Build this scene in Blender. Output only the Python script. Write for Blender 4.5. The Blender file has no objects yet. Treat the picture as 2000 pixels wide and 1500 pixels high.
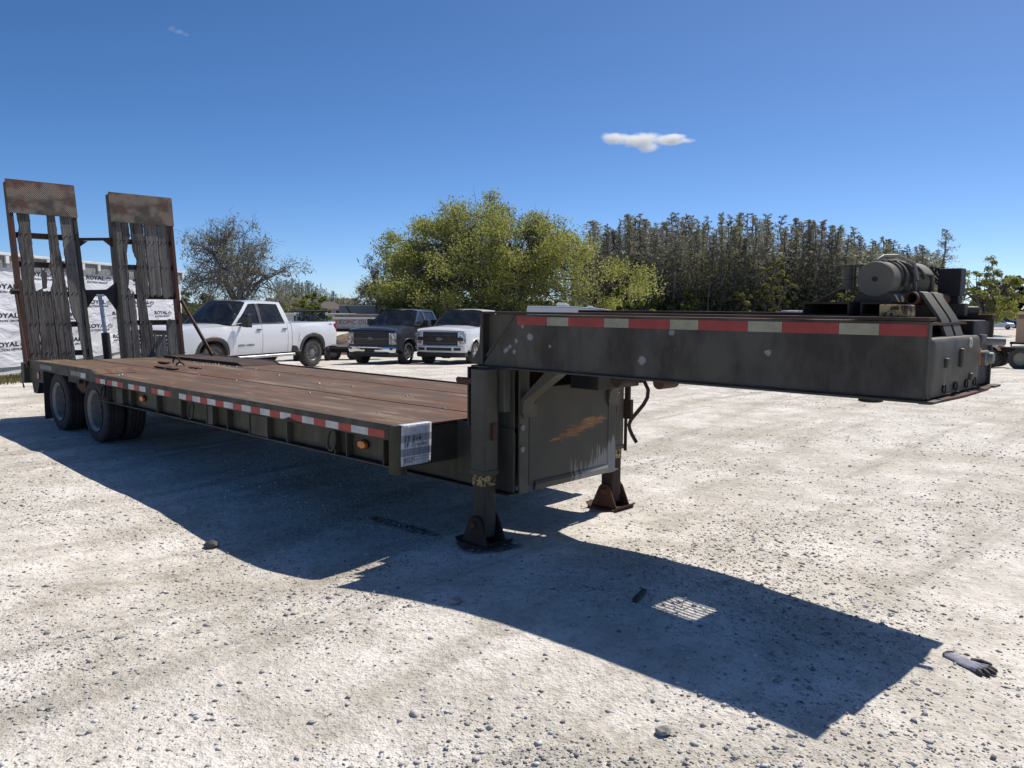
import bpy, bmesh, math, random
import numpy as np
from mathutils import Vector, Matrix

random.seed(7); rng = np.random.default_rng(11)
scene = bpy.context.scene
col = scene.collection

# ------------------------------------------------------------------ camera
CAM = Vector((4.5387, -3.5804, 1.7453))
YAW, PITCH, ROLL, FPX = -0.75976, -0.09787, 0.00676, 1560.67
_f = Vector((math.sin(YAW)*math.cos(PITCH), math.cos(YAW)*math.cos(PITCH), math.sin(PITCH)))
_r = _f.cross(Vector((0, 0, 1))).normalized(); _u = _r.cross(_f)
_r2 = math.cos(ROLL)*_r + math.sin(ROLL)*_u
_u2 = -math.sin(ROLL)*_r + math.cos(ROLL)*_u
cd = bpy.data.cameras.new('camera'); cam = bpy.data.objects.new('camera', cd); col.objects.link(cam)
m = Matrix.Identity(4)
for i in range(3):
    m[i][0] = _r2[i]; m[i][1] = _u2[i]; m[i][2] = -_f[i]; m[i][3] = CAM[i]
cam.matrix_world = m
cd.sensor_width = 36.0; cd.sensor_fit = 'HORIZONTAL'; cd.lens = FPX/2000*36
cd.clip_start = 0.05; cd.clip_end = 20000
scene.camera = cam

# ------------------------------------------------------------------ light
SX, SY = 0.02, -0.75                       # ground shift of a shadow per metre of height
sun_dir = Vector((-SX, -SY, 1)).normalized()
SUN_EL = math.asin(sun_dir.z); SUN_AZ = math.atan2(sun_dir.x, sun_dir.y)
w = bpy.data.worlds.new('World'); scene.world = w; w.use_nodes = True
wn = w.node_tree.nodes; wl = w.node_tree.links
bg = wn['Background']; sky = wn.new('ShaderNodeTexSky'); sky.sky_type = 'NISHITA'
sky.sun_disc = False; sky.sun_elevation = SUN_EL; sky.sun_rotation = SUN_AZ
sky.altitude = 500; sky.air_density = 0.5; sky.dust_density = 0.5; sky.ozone_density = 4.0
hs = wn.new('ShaderNodeHueSaturation'); hs.inputs['Saturation'].default_value = 1.18
wl.new(sky.outputs[0], hs.inputs['Color']); wl.new(hs.outputs[0], bg.inputs[0]); bg.inputs[1].default_value = 0.095
sl = bpy.data.lights.new('sun', 'SUN'); sl.energy = 3.65; sl.angle = math.radians(0.53); sl.color = (1.0, 0.94, 0.86)
so = bpy.data.objects.new('sun', sl); col.objects.link(so)
so.rotation_mode = 'QUATERNION'; so.rotation_quaternion = sun_dir.to_track_quat('Z', 'Y')
so.location = (0, 0, 30)
vs = scene.view_settings
vs.view_transform = 'Standard'; vs.look = 'None'; vs.exposure = 0.5; vs.gamma = 1.0; vs.use_curve_mapping = False
scene.cycles.max_bounces = 6; scene.cycles.transparent_max_bounces = 24; scene.cycles.volume_bounces = 12

# ------------------------------------------------------------------ helpers
class MB:
    """collects verts and faces, builds one mesh object"""
    def __init__(s): s.v = []; s.f = []; s.mi = []; s.cur = 0
    def add(s, vs_, fs_):
        o = len(s.v); s.v += [tuple(v) for v in vs_]
        for f in fs_: s.f.append(tuple(i+o for i in f)); s.mi.append(s.cur)
        return s
    def box(s, x0, x1, y0, y1, z0, z1):
        v = [(x, y, z) for x in (x0, x1) for y in (y0, y1) for z in (z0, z1)]
        return s.add(v, [(0,1,3,2),(4,6,7,5),(0,4,5,1),(2,3,7,6),(0,2,6,4),(1,5,7,3)])
    def obox(s, c, ax, ay, az, hx, hy, hz):
        c = Vector(c); ax = Vector(ax).normalized()*hx; ay = Vector(ay).normalized()*hy; az = Vector(az).normalized()*hz
        v = [c+i*ax+j*ay+k*az for i in (-1,1) for j in (-1,1) for k in (-1,1)]
        return s.add(v, [(0,1,3,2),(4,6,7,5),(0,4,5,1),(2,3,7,6),(0,2,6,4),(1,5,7,3)])
    def bar(s, p, q, wid, hei, up=(0,0,1)):
        p = Vector(p); q = Vector(q); d = q-p; up = Vector(up)
        if abs(d.normalized().dot(up)) > .98: up = Vector((1,0,0))
        sd = d.cross(up).normalized(); u2 = sd.cross(d).normalized()
        return s.obox((p+q)/2, d, sd, u2, d.length/2, wid/2, hei/2)
    def prism(s, poly, axis, a, b):
        """poly of 2-D points in the plane normal to axis ('x','y','z'), from a to b"""
        def P(p, t):
            return {'x': (t, p[0], p[1]), 'y': (p[0], t, p[1]), 'z': (p[0], p[1], t)}[axis]
        n = len(poly); v = [P(p, a) for p in poly]+[P(p, b) for p in poly]
        f = [tuple(range(n))[::-1], tuple(range(n, 2*n))]+[(i, (i+1) % n, (i+1) % n+n, i+n) for i in range(n)]
        return s.add(v, f)
    def tube(s, p, q, r0, r1=None, n=12, caps=True):
        return s.pipe([p, q], [r0, r0 if r1 is None else r1], n, caps)
    def pipe(s, pts, r, n=10, caps=True):
        pts = [Vector(p) for p in pts]
        if not hasattr(r, '__len__'): r = [r]*len(pts)
        o = len(s.v); prev = None
        for i, p in enumerate(pts):
            d = (pts[min(i+1, len(pts)-1)]-pts[max(i-1, 0)])
            if d.length < 1e-9: d = Vector((0,0,1))
            d.normalize()
            if prev is None:
                a = d.cross(Vector((0,0,1)) if abs(d.z) < .9 else Vector((1,0,0))).normalized()
            else:
                a = (prev-d*prev.dot(d)).normalized()
            prev = a; b = d.cross(a)
            for k in range(n):
                t = 2*math.pi*k/n
                s.v.append(tuple(p+r[i]*(math.cos(t)*a+math.sin(t)*b)))
        for i in range(len(pts)-1):
            for k in range(n):
                k2 = (k+1) % n
                s.f.append((o+i*n+k, o+i*n+k2, o+(i+1)*n+k2, o+(i+1)*n+k)); s.mi.append(s.cur)
        if caps:
            s.f.append(tuple(o+k for k in range(n))[::-1]); s.mi.append(s.cur)
            e = o+(len(pts)-1)*n; s.f.append(tuple(e+k for k in range(n))); s.mi.append(s.cur)
        return s
    def lathe(s, prof, n=32, c=(0,0,0), axis='y', closed=False):
        """prof list of (a, r): a along axis"""
        o = len(s.v); c = Vector(c)
        for a, r in prof:
            for k in range(n):
                t = 2*math.pi*k/n; ca, sa = r*math.cos(t), r*math.sin(t)
                v = {'y': (ca, a, sa), 'z': (ca, sa, a), 'x': (a, ca, sa)}[axis]
                s.v.append(tuple(Vector(v)+c))
        m_ = len(prof)
        for i in range(m_ if closed else m_-1):
            j = (i+1) % m_
            for k in range(n):
                k2 = (k+1) % n
                s.f.append((o+i*n+k, o+i*n+k2, o+j*n+k2, o+j*n+k)); s.mi.append(s.cur)
        return s
    def grid(s, P):
        """P: rows of points"""
        o = len(s.v); nr = len(P); nc = len(P[0])
        for r in P: s.v += [tuple(p) for p in r]
        for i in range(nr-1):
            for j in range(nc-1):
                s.f.append((o+i*nc+j, o+i*nc+j+1, o+(i+1)*nc+j+1, o+(i+1)*nc+j)); s.mi.append(s.cur)
        return s
    def mesh(s, name, smooth=None, recalc=True):
        me = bpy.data.meshes.new(name); me.from_pydata(s.v, [], s.f); me.update()
        bm = bmesh.new(); bm.from_mesh(me)
        if recalc: bmesh.ops.recalc_face_normals(bm, faces=bm.faces)
        if smooth is not None:
            for f in bm.faces: f.smooth = True
            lim = math.radians(smooth)
            for e in bm.edges:
                if len(e.link_faces) == 2 and e.calc_face_angle(0) > lim: e.smooth = False
        bm.to_mesh(me); bm.free()
        return me
    def build(s, name, mat, parent=None, smooth=None, bevel=0, recalc=True):
        me = s.mesh(name, smooth, recalc)
        mats = mat if isinstance(mat, (list, tuple)) else [mat]
        for m_ in mats: me.materials.append(m_)
        if len(mats) > 1: me.polygons.foreach_set('material_index', s.mi)
        return link(name, me, parent, bevel)

def link(name, me, parent=None, bevel=0):
    o = bpy.data.objects.new(name, me); col.objects.link(o)
    if parent is not None: o.parent = parent
    if bevel:
        b = o.modifiers.new('bevel', 'BEVEL'); b.width = bevel; b.segments = 2; b.limit_method = 'ANGLE'; b.angle_limit = math.radians(40)
    return o
def empty(name, loc=(0,0,0), rz=0, parent=None):
    o = bpy.data.objects.new(name, None); col.objects.link(o); o.location = loc; o.rotation_euler = (0,0,rz)
    o.empty_display_size = .2
    if parent is not None: o.parent = parent
    return o
def tag(o, label=None, cat=None, group=None, kind=None):
    if label: o['label'] = label
    if cat: o['category'] = cat
    if group: o['group'] = group
    if kind: o['kind'] = kind
    return o
def copy_tree(o, parent=None):
    c = o.copy(); col.objects.link(c); c.parent = parent
    for ch in list(o.children): copy_tree(ch, c)
    return c

def at(u, v, d):
    """the point of the place seen at u, v of the photograph, d metres ahead"""
    return CAM+d*(_f+_r2*((u-1000)/FPX)+_u2*((750-v)/FPX))
# ------------------------------------------------------------------ numpy value noise
def _hash(ix, iy, s):
    h = (ix.astype(np.int64)*374761393+iy.astype(np.int64)*668265263+s*144665) & 0x7fffffff
    h = ((h ^ (h >> 13))*1274126177) & 0x7fffffff
    return ((h ^ (h >> 16)) & 0xffff)/65535.0
def vnoise(x, y, s=0):
    x = np.asarray(x, float); y = np.asarray(y, float)
    ix = np.floor(x); iy = np.floor(y); fx = x-ix; fy = y-iy
    fx = fx*fx*(3-2*fx); fy = fy*fy*(3-2*fy)
    a = _hash(ix, iy, s); b = _hash(ix+1, iy, s); c_ = _hash(ix, iy+1, s); d = _hash(ix+1, iy+1, s)
    return (a*(1-fx)+b*fx)*(1-fy)+(c_*(1-fx)+d*fx)*fy
def fbm(x, y, o=4, s=0):
    t = 0; a = .5
    for i in range(o):
        t = t+a*(vnoise(np.asarray(x)*2**i, np.asarray(y)*2**i, s+i*17)-.5); a *= .5
    return t
# ------------------------------------------------------------------ the lie of the land
_cp = np.array([(-.7,-.75,-.15),(-2.2,-.7,-.10),(.07,-.7,-.07),(.4,-.45,-.03),(3.35,-.55,.11),(1.6,.9,.08),(2.4,.9,.06),
    (3.2,.8,.03),(1.5,-.5,.09),(2.3,-.5,.10),(.45,.43,0),(.47,1.95,0),(-6.1,.1,0),(-7.45,.1,0),(-6.1,2.4,0),(-4,-.7,-.06),(-5.5,-.7,-.02)])
_K = np.exp(-((_cp[:,None,:2]-_cp[None,:,:2])**2).sum(-1)/(2*.9**2))+np.eye(len(_cp))*.05
_W = np.linalg.solve(_K, _cp[:,2])
def smooth01(t): t = np.clip(t, 0, 1); return t*t*(3-2*t)
def gz(x, y, fine=True):
    x = np.asarray(x, float); y = np.asarray(y, float)
    z = np.zeros(np.broadcast(x, y).shape)
    for (a, b, _), wt in zip(_cp, _W): z = z+wt*np.exp(-((x-a)**2+(y-b)**2)/(2*.9**2))
    d = np.hypot(x-CAM.x, y-CAM.y)
    z = z-np.minimum(.04*np.maximum(d-20, 0), 1.3)
    if fine:
        z = z+.05*fbm(x*.45, y*.45, 3, 3)*smooth01((d-1)/4)+.022*fbm(x*2.2, y*2.2, 4, 9)
    return z
def gz1(x, y): return float(gz(np.array([x]), np.array([y]))[0])

# ------------------------------------------------------------------ materials
class NT:
    def __init__(s, name):
        s.m = bpy.data.materials.new(name); s.m.use_nodes = True; s.t = s.m.node_tree; s.n = s.t.nodes
        s.b = s.n['Principled BSDF']; s.out = s.n['Material Output']
        s.tc = s.n.new('ShaderNodeTexCoord')
    def node(s, typ, **kw):
        n = s.n.new(typ)
        for k, v in kw.items(): setattr(n, k, v)
        return n
    def set(s, inp, v):
        if hasattr(v, 'links') or isinstance(v, bpy.types.NodeSocket): s.t.links.new(v, inp)
        else: inp.default_value = v if not (isinstance(v, tuple) and len(v) == 3 and inp.type == 'RGBA') else (*v, 1)
    def map(s, scale=(1,1,1), rot=(0,0,0), src='Object', loc=(0,0,0)):
        n = s.node('ShaderNodeMapping'); s.t.links.new(s.tc.outputs[src], n.inputs[0])
        n.inputs['Scale'].default_value = scale; n.inputs['Rotation'].default_value = rot; n.inputs['Location'].default_value = loc
        return n.outputs[0]
    def noise(s, scale, vec=None, detail=4, rough=.55, dist=0):
        n = s.node('ShaderNodeTexNoise'); s.t.links.new(vec if vec is not None else s.tc.outputs['Object'], n.inputs['Vector'])
        n.inputs['Scale'].default_value = scale; n.inputs['Detail'].default_value = detail
        n.inputs['Roughness'].default_value = rough; n.inputs['Distortion'].default_value = dist
        return n.outputs[0]
    def voro(s, scale, vec=None, feature='F1', out='Distance'):
        n = s.node('ShaderNodeTexVoronoi', feature=feature); s.t.links.new(vec if vec is not None else s.tc.outputs['Object'], n.inputs['Vector'])
        n.inputs['Scale'].default_value = scale
        return n.outputs[out]
    def ramp(s, fac, stops, interp='LINEAR'):
        n = s.node('ShaderNodeValToRGB'); s.t.links.new(fac, n.inputs[0]); cr = n.color_ramp; cr.interpolation = interp
        while len(cr.elements) < len(stops): cr.elements.new(.5)
        for e, (p, c_) in zip(cr.elements, stops):
            e.position = p; e.color = (c_, c_, c_, 1) if not hasattr(c_, '__len__') else (*c_, 1)
        return n.outputs[0]
    def mix(s, fac, a, b, mode='MIX'):
        n = s.node('ShaderNodeMix', data_type='RGBA', blend_type=mode)
        s.set(n.inputs[0], fac); s.set(n.inputs[6], a); s.set(n.inputs[7], b)
        return n.outputs[2]
    def math(s, op, a, b=0.5):
        n = s.node('ShaderNodeMath', operation=op); s.set(n.inputs[0], a); s.set(n.inputs[1], b); return n.outputs[0]
    def sep(s, src='Object', vec=None):
        n = s.node('ShaderNodeSeparateXYZ'); s.t.links.new(vec if vec is not None else s.tc.outputs[src], n.inputs[0]); return n.outputs
    def bump(s, h, strength=.3, dist=.01, prev=None):
        n = s.node('ShaderNodeBump'); s.set(n.inputs['Height'], h); n.inputs['Strength'].default_value = strength
        n.inputs['Distance'].default_value = dist
        if prev is not None: s.t.links.new(prev, n.inputs['Normal'])
        return n.outputs[0]
    def done(s, color=None, rough=None, metal=None, normal=None, spec=None, coat=None):
        for k, v in (('Base Color', color), ('Roughness', rough), ('Metallic', metal), ('Normal', normal), ('Specular IOR Level', spec), ('Coat Weight', coat)):
            if v is not None: s.set(s.b.inputs[k], v)
        return s.m

def plain(name, c, rough=.5, metal=0, var=.15, scale=6, bump=0, spec=.5, coat=None):
    t = NT(name); n = t.noise(scale, detail=5)
    a = tuple(x*(1-var) for x in c); b = tuple(min(1, x*(1+var)) for x in c)
    cc = t.ramp(n, [(.3, a), (.7, b)])
    r = t.ramp(n, [(.3, max(0, rough-.06)), (.7, min(1, rough+.06))])
    nm = t.bump(t.noise(scale*9, detail=4), bump, .005) if bump else None
    return t.done(cc, r, metal, nm, spec, coat)

def paint_worn(name, base, dust=(.16,.145,.12), rust=(.11,.045,.022), dustamt=.35, rustamt=.06, rough=.62):
    t = NT(name)
    big = t.noise(1.7, detail=6, rough=.6); fine = t.noise(26, detail=5, rough=.7); mid = t.noise(7, detail=6, rough=.65)
    st = t.noise(6, t.map((1, 1, .12)), detail=5, rough=.6)
    c = t.mix(t.ramp(big, [(.3, .0), (.72, 1.0)]), tuple(x*.75 for x in base), tuple(x*1.3 for x in base))
    c = t.mix(t.math('MULTIPLY', t.ramp(st, [(.45, 0), (.75, 1)]), dustamt), c, dust)
    c = t.mix(t.ramp(mid, [(.68-rustamt, 0), (.72, .85)]), c, rust)
    c = t.mix(t.ramp(fine, [(.74, 0), (.8, .7)]), c, (.26,.25,.22))
    r = t.ramp(mid, [(.3, rough-.12), (.7, rough+.16)])
    nm = t.bump(t.noise(3.0, detail=3), .25, .02); nm = t.bump(fine, .12, .003, nm)
    return t.done(c, r, 0, nm, .4)

M = {}
M['olive'] = paint_worn('olive_paint', (.082,.076,.056))
M['olive_dark'] = paint_worn('olive_paint_dark', (.052,.047,.034), rustamt=.09)
M['olive_green'] = paint_worn('olive_green_paint', (.050,.050,.028), rustamt=.12, dustamt=.35)
M['winch_paint'] = paint_worn('winch_paint', (.125,.118,.092), rustamt=.03, dustamt=.4)
M['black_steel'] = paint_worn('black_steel', (.016,.016,.017), rustamt=.08, dustamt=.25)
M['rust'] = paint_worn('rusted_steel', (.085,.040,.026), rust=(.15,.062,.03), rustamt=.2, dustamt=.3, rough=.8)
M['rust_dark'] = paint_worn('dark_rusted_steel', (.045,.027,.021), rust=(.10,.042,.024), rustamt=.16, dustamt=.3, rough=.8)
M['rubber'] = plain('tyre_rubber', (.034,.033,.033), .85, 0, .35, 14, .25)
M['rubber_dusty'] = plain('dusty_tyre_rubber', (.07,.065,.058), .9, 0, .35, 14, .25)
M['rim_grey'] = plain('grey_wheel_paint', (.20,.20,.195), .5, .1, .25, 10, .1)
M['alloy'] = plain('bright_alloy', (.45,.45,.46), .35, .75, .2, 12)
M['chrome'] = plain('chrome', (.62,.63,.64), .12, 1.0, .05, 5)
M['amber'] = plain('amber_lens', (.62,.17,.02), .25, 0, .15, 30)
M['redlens'] = plain('red_lens', (.35,.012,.015), .2, 0, .15, 30)
M['ink'] = plain('black_ink', (.012,.012,.016), .6, 0, .1, 30)
M['grey_print'] = plain('grey_print', (.30,.30,.32), .6, 0, .06, 10)
def tapemat(name, c, dirt, amt):
    t = NT(name); n = t.noise(9, detail=7, rough=.7); n2 = t.noise(1, t.map((7, 1, 40)), detail=5, rough=.7); f = t.noise(90, detail=3)
    cc = t.mix(t.ramp(n, [(.5-amt*.25, 0), (.75, .75)]), c, dirt); cc = t.mix(t.ramp(n2, [(.62, 0), (.72, .6)]), cc, tuple(x*.45 for x in dirt))
    cc = t.mix(t.ramp(f, [(.66, 0), (.74, .5)]), cc, (.10,.09,.075))
    return t.done(cc, t.ramp(n, [(.3,.38),(.7,.7)]), 0, t.bump(n, .15, .004), .5)
M['tape_faded'] = plain('faded_grey_tape', (.20,.21,.20), .6, 0, .35, 15, .1)
M['tape_red'] = tapemat('red_reflective_tape', (.50,.045,.035), (.24,.075,.055), .5)
M['tape_white'] = tapemat('white_reflective_tape', (.66,.66,.63), (.36,.34,.30), .6)
M['tape_old'] = tapemat('aged_cream_tape', (.38,.36,.25), (.20,.185,.13), .7)
M['tape_red_old'] = tapemat('aged_red_tape', (.38,.040,.032), (.19,.05,.038), .5)
M['yellow_chip'] = None
t = NT('chipped_yellow_paint'); n_ = t.noise(22, detail=6, rough=.7)
M['yellow_chip'] = t.done(t.ramp(n_, [(.40,(.045,.022,.014)),(.50,(.10,.045,.02)),(.535,(.42,.33,.13)),(.8,(.5,.42,.2))]), .75, 0, t.bump(n_, .4, .004))

# ================================================================== trailer materials
t = NT('rusty_deck_steel')
st = t.noise(1.0, t.map((.55, 5.5, 1)), detail=8, rough=.68, dist=.6)
st2 = t.noise(1.0, t.map((1.6, 13, 1), (0, 0, .05), loc=(3, 1, 0)), detail=7, rough=.7)
bigr = t.noise(.9, t.map((.7, 1.6, 1)), detail=5, rough=.6)
fine = t.noise(60, detail=5, rough=.75)
c = t.ramp(st, [(.25,(.055,.039,.030)),(.40,(.115,.083,.062)),(.52,(.150,.092,.062)),(.63,(.21,.165,.12)),(.78,(.36,.29,.21))])
c = t.mix(t.ramp(bigr, [(.47, 0), (.66, .6)]), c, t.ramp(st2, [(.3,(.105,.046,.027)),(.6,(.175,.080,.046)),(.8,(.25,.14,.085))]))
c = t.mix(t.ramp(st2, [(.56, 0), (.70, .6)]), c, (.36,.31,.25))
c = t.mix(t.ramp(t.noise(2.3, detail=6, rough=.7), [(.50, 0), (.64, .65)]), c, (.085,.080,.075))
c = t.mix(t.ramp(fine, [(.62, 0), (.75, .5)]), c, (.05,.03,.024))
nm = t.bump(t.noise(2.2, detail=3), .35, .02); nm = t.bump(fine, .35, .003, nm); nm = t.bump(st2, .2, .004, nm)
M['deck'] = t.done(c, t.ramp(st2, [(.3, .72), (.7, .92)]), 0, nm, .15)

t = NT('weathered_plank')
g1 = t.noise(1, t.map((40, 40, 1.1)), detail=7, rough=.7, dist=.7)
g2 = t.noise(1, t.map((110, 110, 2.2)), detail=6, rough=.7)
bl = t.noise(2.2, detail=5, rough=.6)
c = t.ramp(g1, [(.28,(.042,.036,.031)),(.43,(.135,.122,.108)),(.57,(.235,.218,.195)),(.75,(.40,.38,.35))])
c = t.mix(t.ramp(bl, [(.5, 0), (.75, .5)]), c, t.ramp(g1, [(.3,(.06,.05,.042)),(.7,(.26,.225,.18))]))
crk = t.noise(1, t.map((26, 26, .55), loc=(3,3,3)), detail=5, rough=.6, dist=.9)
c = t.mix(t.ramp(g2, [(.32, .9), (.45, 0)]), c, (.012,.011,.010)); c = t.mix(t.ramp(t.math('ABSOLUTE', t.math('SUBTRACT', crk, .5)), [(.006, .95), (.022, 0)]), c, (.008,.007,.006))
c = t.mix(t.ramp(t.noise(5, t.map((1,1,.5)), detail=6, rough=.65), [(.5, 0), (.7, .65)]), c, (.035,.03,.026))
oi = t.node('ShaderNodeObjectInfo'); rn = oi.outputs['Random']
c = t.mix(t.ramp(rn, [(0, .0), (1, .75)]), c, t.mix(.55, c, (.045,.036,.028))); c = t.mix(t.ramp(rn, [(.25, .4), (.45, 0)]), c, t.mix(.6, c, (.30,.285,.26)))
nm = t.bump(g1, .9, .02); nm = t.bump(g2, .6, .008, nm)
M['plank'] = t.done(c, .88, 0, nm, .25)

t = NT('rusty_tread_plate')
xyz = t.sep('Object')
def diag(sgn):
    a = t.math('MULTIPLY', t.math('ADD', xyz[1], t.math('MULTIPLY', xyz[2], sgn)), 36.0)
    b = t.math('MULTIPLY', t.math('SUBTRACT', xyz[1], t.math('MULTIPLY', xyz[2], sgn)), 36.0)
    return t.math('ABSOLUTE', t.math('SINE', t.math('MULTIPLY', a, math.pi))), t.math('ABSOLUTE', t.math('SINE', t.math('MULTIPLY', b, math.pi)))
d1, d2 = diag(1.0)
pat = t.math('MULTIPLY', d1, d2)
lug = t.ramp(pat, [(.42, 0), (.62, 1)])
patch = t.noise(1.5, t.map((1,1,.8)), detail=3, rough=.5)
patch2 = t.noise(3.4, t.map((1,1,1.3), loc=(2,1,0)), detail=3, rough=.55)
c = t.ramp(patch, [(.35,(.040,.037,.036)),(.48,(.055,.042,.037)),(.57,(.105,.040,.026)),(.75,(.15,.062,.04))])
c = t.mix(t.math('MULTIPLY', lug, t.ramp(patch2, [(.45, .0), (.60, 1)])), c, (.36,.31,.25))
M['tread'] = t.done(c, .7, .15, t.bump(pat, .8, .008), .4)

t = NT('scraped_front_panel')                       # olive sheet with a rust scrape and pale drips
x, y, z = t.sep('Object')
base = t.mix(t.ramp(t.noise(1.8, detail=6), [(.3, 0), (.7, 1)]), (.062,.059,.048), (.10,.095,.078))
hair = t.noise(1, t.map((1, 5.5, 45), (.16, 0, 0)), detail=7, rough=.7)
ctr = t.math('SUBTRACT', z, t.math('ADD', .79, t.math('MULTIPLY', t.math('SUBTRACT', y, 1.35), .19)))
band = t.ramp(t.math('ABSOLUTE', ctr), [(.005, 1), (.10, 0)])
ext = t.ramp(t.math('ABSOLUTE', t.math('SUBTRACT', y, 1.35)), [(.16, 1), (.56, 0)])
sc = t.ramp(t.math('ADD', t.math('MULTIPLY', t.math('MULTIPLY', band, ext), .5), t.math('MULTIPLY', hair, .95)), [(.76, 0), (.86, 1)])
c = t.mix(sc, base, t.ramp(hair, [(.35,(.14,.06,.025)),(.6,(.30,.16,.07)),(.75,(.40,.33,.22))]))
drip = t.math('ADD', t.math('MULTIPLY', t.noise(1, t.map((1, 42, 5.5)), detail=4, rough=.6), .55), t.math('MULTIPLY', t.noise(1, t.map((1, 7, 2.0)), detail=3), .5))
low = t.math('MULTIPLY', t.ramp(z, [(.38, 1), (.86, 0)]), t.ramp(t.math('SUBTRACT', y, .75), [(.05, 0), (.95, .9)]))
dm = t.ramp(t.math('ADD', t.math('MULTIPLY', low, .62), t.math('MULTIPLY', drip, .75)), [(.66, 0), (.72, 1)])
c = t.mix(dm, c, (.24,.245,.235))
M['panel'] = t.done(c, .68, 0, t.bump(t.noise(2.5, detail=3), .3, .02), .35)

t = NT('gooseneck_paint')                           # dark olive with pale splats
sp = t.voro(3.1, t.map((1,1,1.2))); spn = t.noise(24, detail=5, rough=.7)
base = t.mix(t.ramp(t.noise(1.2, detail=6), [(.3, 0), (.7, 1)]), (.080,.074,.055), (.105,.098,.075))
dk = t.noise(3.5, t.map((1,1,.5)), detail=6, rough=.65); run = t.noise(1, t.map((16, 1, 1.1)), detail=6, rough=.65); x_, y_, z_ = t.sep('Object')
c = t.mix(t.ramp(dk, [(.52, 0), (.75, .3)]), base, (.030,.027,.022))
c = t.mix(t.math('MULTIPLY', t.ramp(run, [(.55, 0), (.72, .4)]), t.ramp(z_, [(1.32, .25), (1.62, 1)])), c, (.085,.060,.042))
c = t.mix(t.math('MULTIPLY', t.ramp(run, [(.28, .3), (.40, 0)]), t.ramp(dk, [(.35, 0), (.6, 1)])), c, (.13,.125,.11))
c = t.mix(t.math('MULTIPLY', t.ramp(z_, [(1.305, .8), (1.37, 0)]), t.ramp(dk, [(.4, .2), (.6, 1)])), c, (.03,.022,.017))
c = t.mix(t.ramp(t.math('ADD', sp, t.math('MULTIPLY', spn, .10)), [(.105, .8), (.125, 0)]), c, (.27,.275,.265))
for px_, pz_, pr_ in ((.795,1.53,.022),(1.73,1.415,.022),(2.545,1.50,.013),(.66,1.50,.012),(.60,1.455,.009),(.57,1.43,.012),(.72,1.60,.009),(.98,1.47,.007),(.645,1.42,.008)):
    xx, yy2, zz = t.sep('Object'); a_ = t.math('SUBTRACT', xx, px_); b_ = t.math('SUBTRACT', zz, pz_); d_ = t.math('SQRT', t.math('ADD', t.math('MULTIPLY', a_, a_), t.math('MULTIPLY', b_, b_)))
    c = t.mix(t.ramp(t.math('ADD', d_, t.math('MULTIPLY', t.math('SUBTRACT', spn, .5), .05)), [(pr_, .85), (pr_+.006, 0)]), c, (.30,.305,.295))
c = t.mix(t.ramp(t.noise(60, detail=3), [(.76, 0), (.79, .6)]), c, (.3,.3,.28))
M['neck'] = t.done(c, t.ramp(dk, [(.3,.5),(.7,.72)]), 0, t.bump(t.noise(70, detail=3), .12, .003, t.bump(t.noise(2.1, detail=3), .55, .05)), .4)

# ================================================================== trailer
TR = empty('flatbed_trailer')
tag(TR, 'long rusty steel flatbed trailer with dark olive gooseneck and upright wooden ramps', 'trailer')
def T(mb, name, mat, smooth=None, bevel=.003, parent=None): return mb.build(name, mat, parent or TR, smooth, bevel)
H = .861; WD = 2.56
def wavy_plate(x0, x1, y0, y1, z, name, mat, amp=.004, th=.014):
    nx = max(2, int((x1-x0)/.18)); ny = max(2, int((y1-y0)/.15)); b = MB(); P = []
    for i in range(nx+1):
        X = x0+(x1-x0)*i/nx
        P.append([(X, y0+(y1-y0)*j/ny, z+amp*2*float(fbm(X*.9+7, (y0+(y1-y0)*j/ny)*1.6, 2, 5))) for j in range(ny+1)])
    b.grid(P)
    low = [[(p[0], p[1], p[2]-th) for p in r] for r in P]
    for e in ([r[0] for r in P], [r[-1] for r in P], P[0], P[-1]):
        b.grid([e, [(p[0], p[1], p[2]-th) for p in e]])
    return T(b, name, mat, 40, 0)
for y0, y1 in ((.054, .921), (.949, 1.861), (1.889, 2.500)):
    wavy_plate(-8.72, -.004, y0, y1, H, 'deck_plate', M['deck'])
T(MB().box(-8.7, -.01, .03, WD-.03, .815, .835), 'deck_underlay', M['black_steel'], bevel=0)
# rails, near and far
b = MB().box(-5.96, -.11, 0, .032, .752, H+.008)
T(b, 'side_rail', M['olive_dark'])
T(MB().box(-5.96, -.11, WD-.034, WD, .752, H+.014), 'side_rail', M['rust_dark'])
T(MB().prism([(-.108, .0), (-.108, .04), (-.02, .09), (-.005, .09), (-.005, .035), (-.03, .008), (-.06, 0)], 'z', .50, H+.004), 'corner_post', M['olive_green'], 60)
T(MB().prism([(-.108, WD), (-.108, WD-.04), (-.02, WD-.09), (-.005, WD-.09), (-.005, WD-.035), (-.03, WD)], 'z', .50, H+.004), 'corner_post', M['olive_green'], 60)
prof = [(-8.70, .795), (-8.70, .905), (-6.13, .918), (-5.965, H+.006), (-5.965, .76)]
T(MB().prism(prof, 'y', 0, .03), 'side_rail', M['olive_dark'])
T(MB().prism(prof, 'y', WD-.03, WD), 'side_rail', M['rust_dark'])
for y0, y1, yi in ((.034, .50, .50), (1.97, WD-.034, 1.97)):
    b = MB()
    b.grid([[(-8.6, y0, .895), (-6.14, y0, .909), (-5.98, y0, H+.004)], [(-8.6, y1, .895), (-6.14, y1, .909), (-5.98, y1, H+.004)]])
    b.prism([(-8.6, .85), (-8.6, .894), (-6.14, .908), (-5.98, H+.002), (-5.98, .85)], 'y', yi-.006, yi+.006)
    T(b, 'wheel_cover', M['rust_dark'] if yi > 1 else M['deck'], bevel=0)
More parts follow.
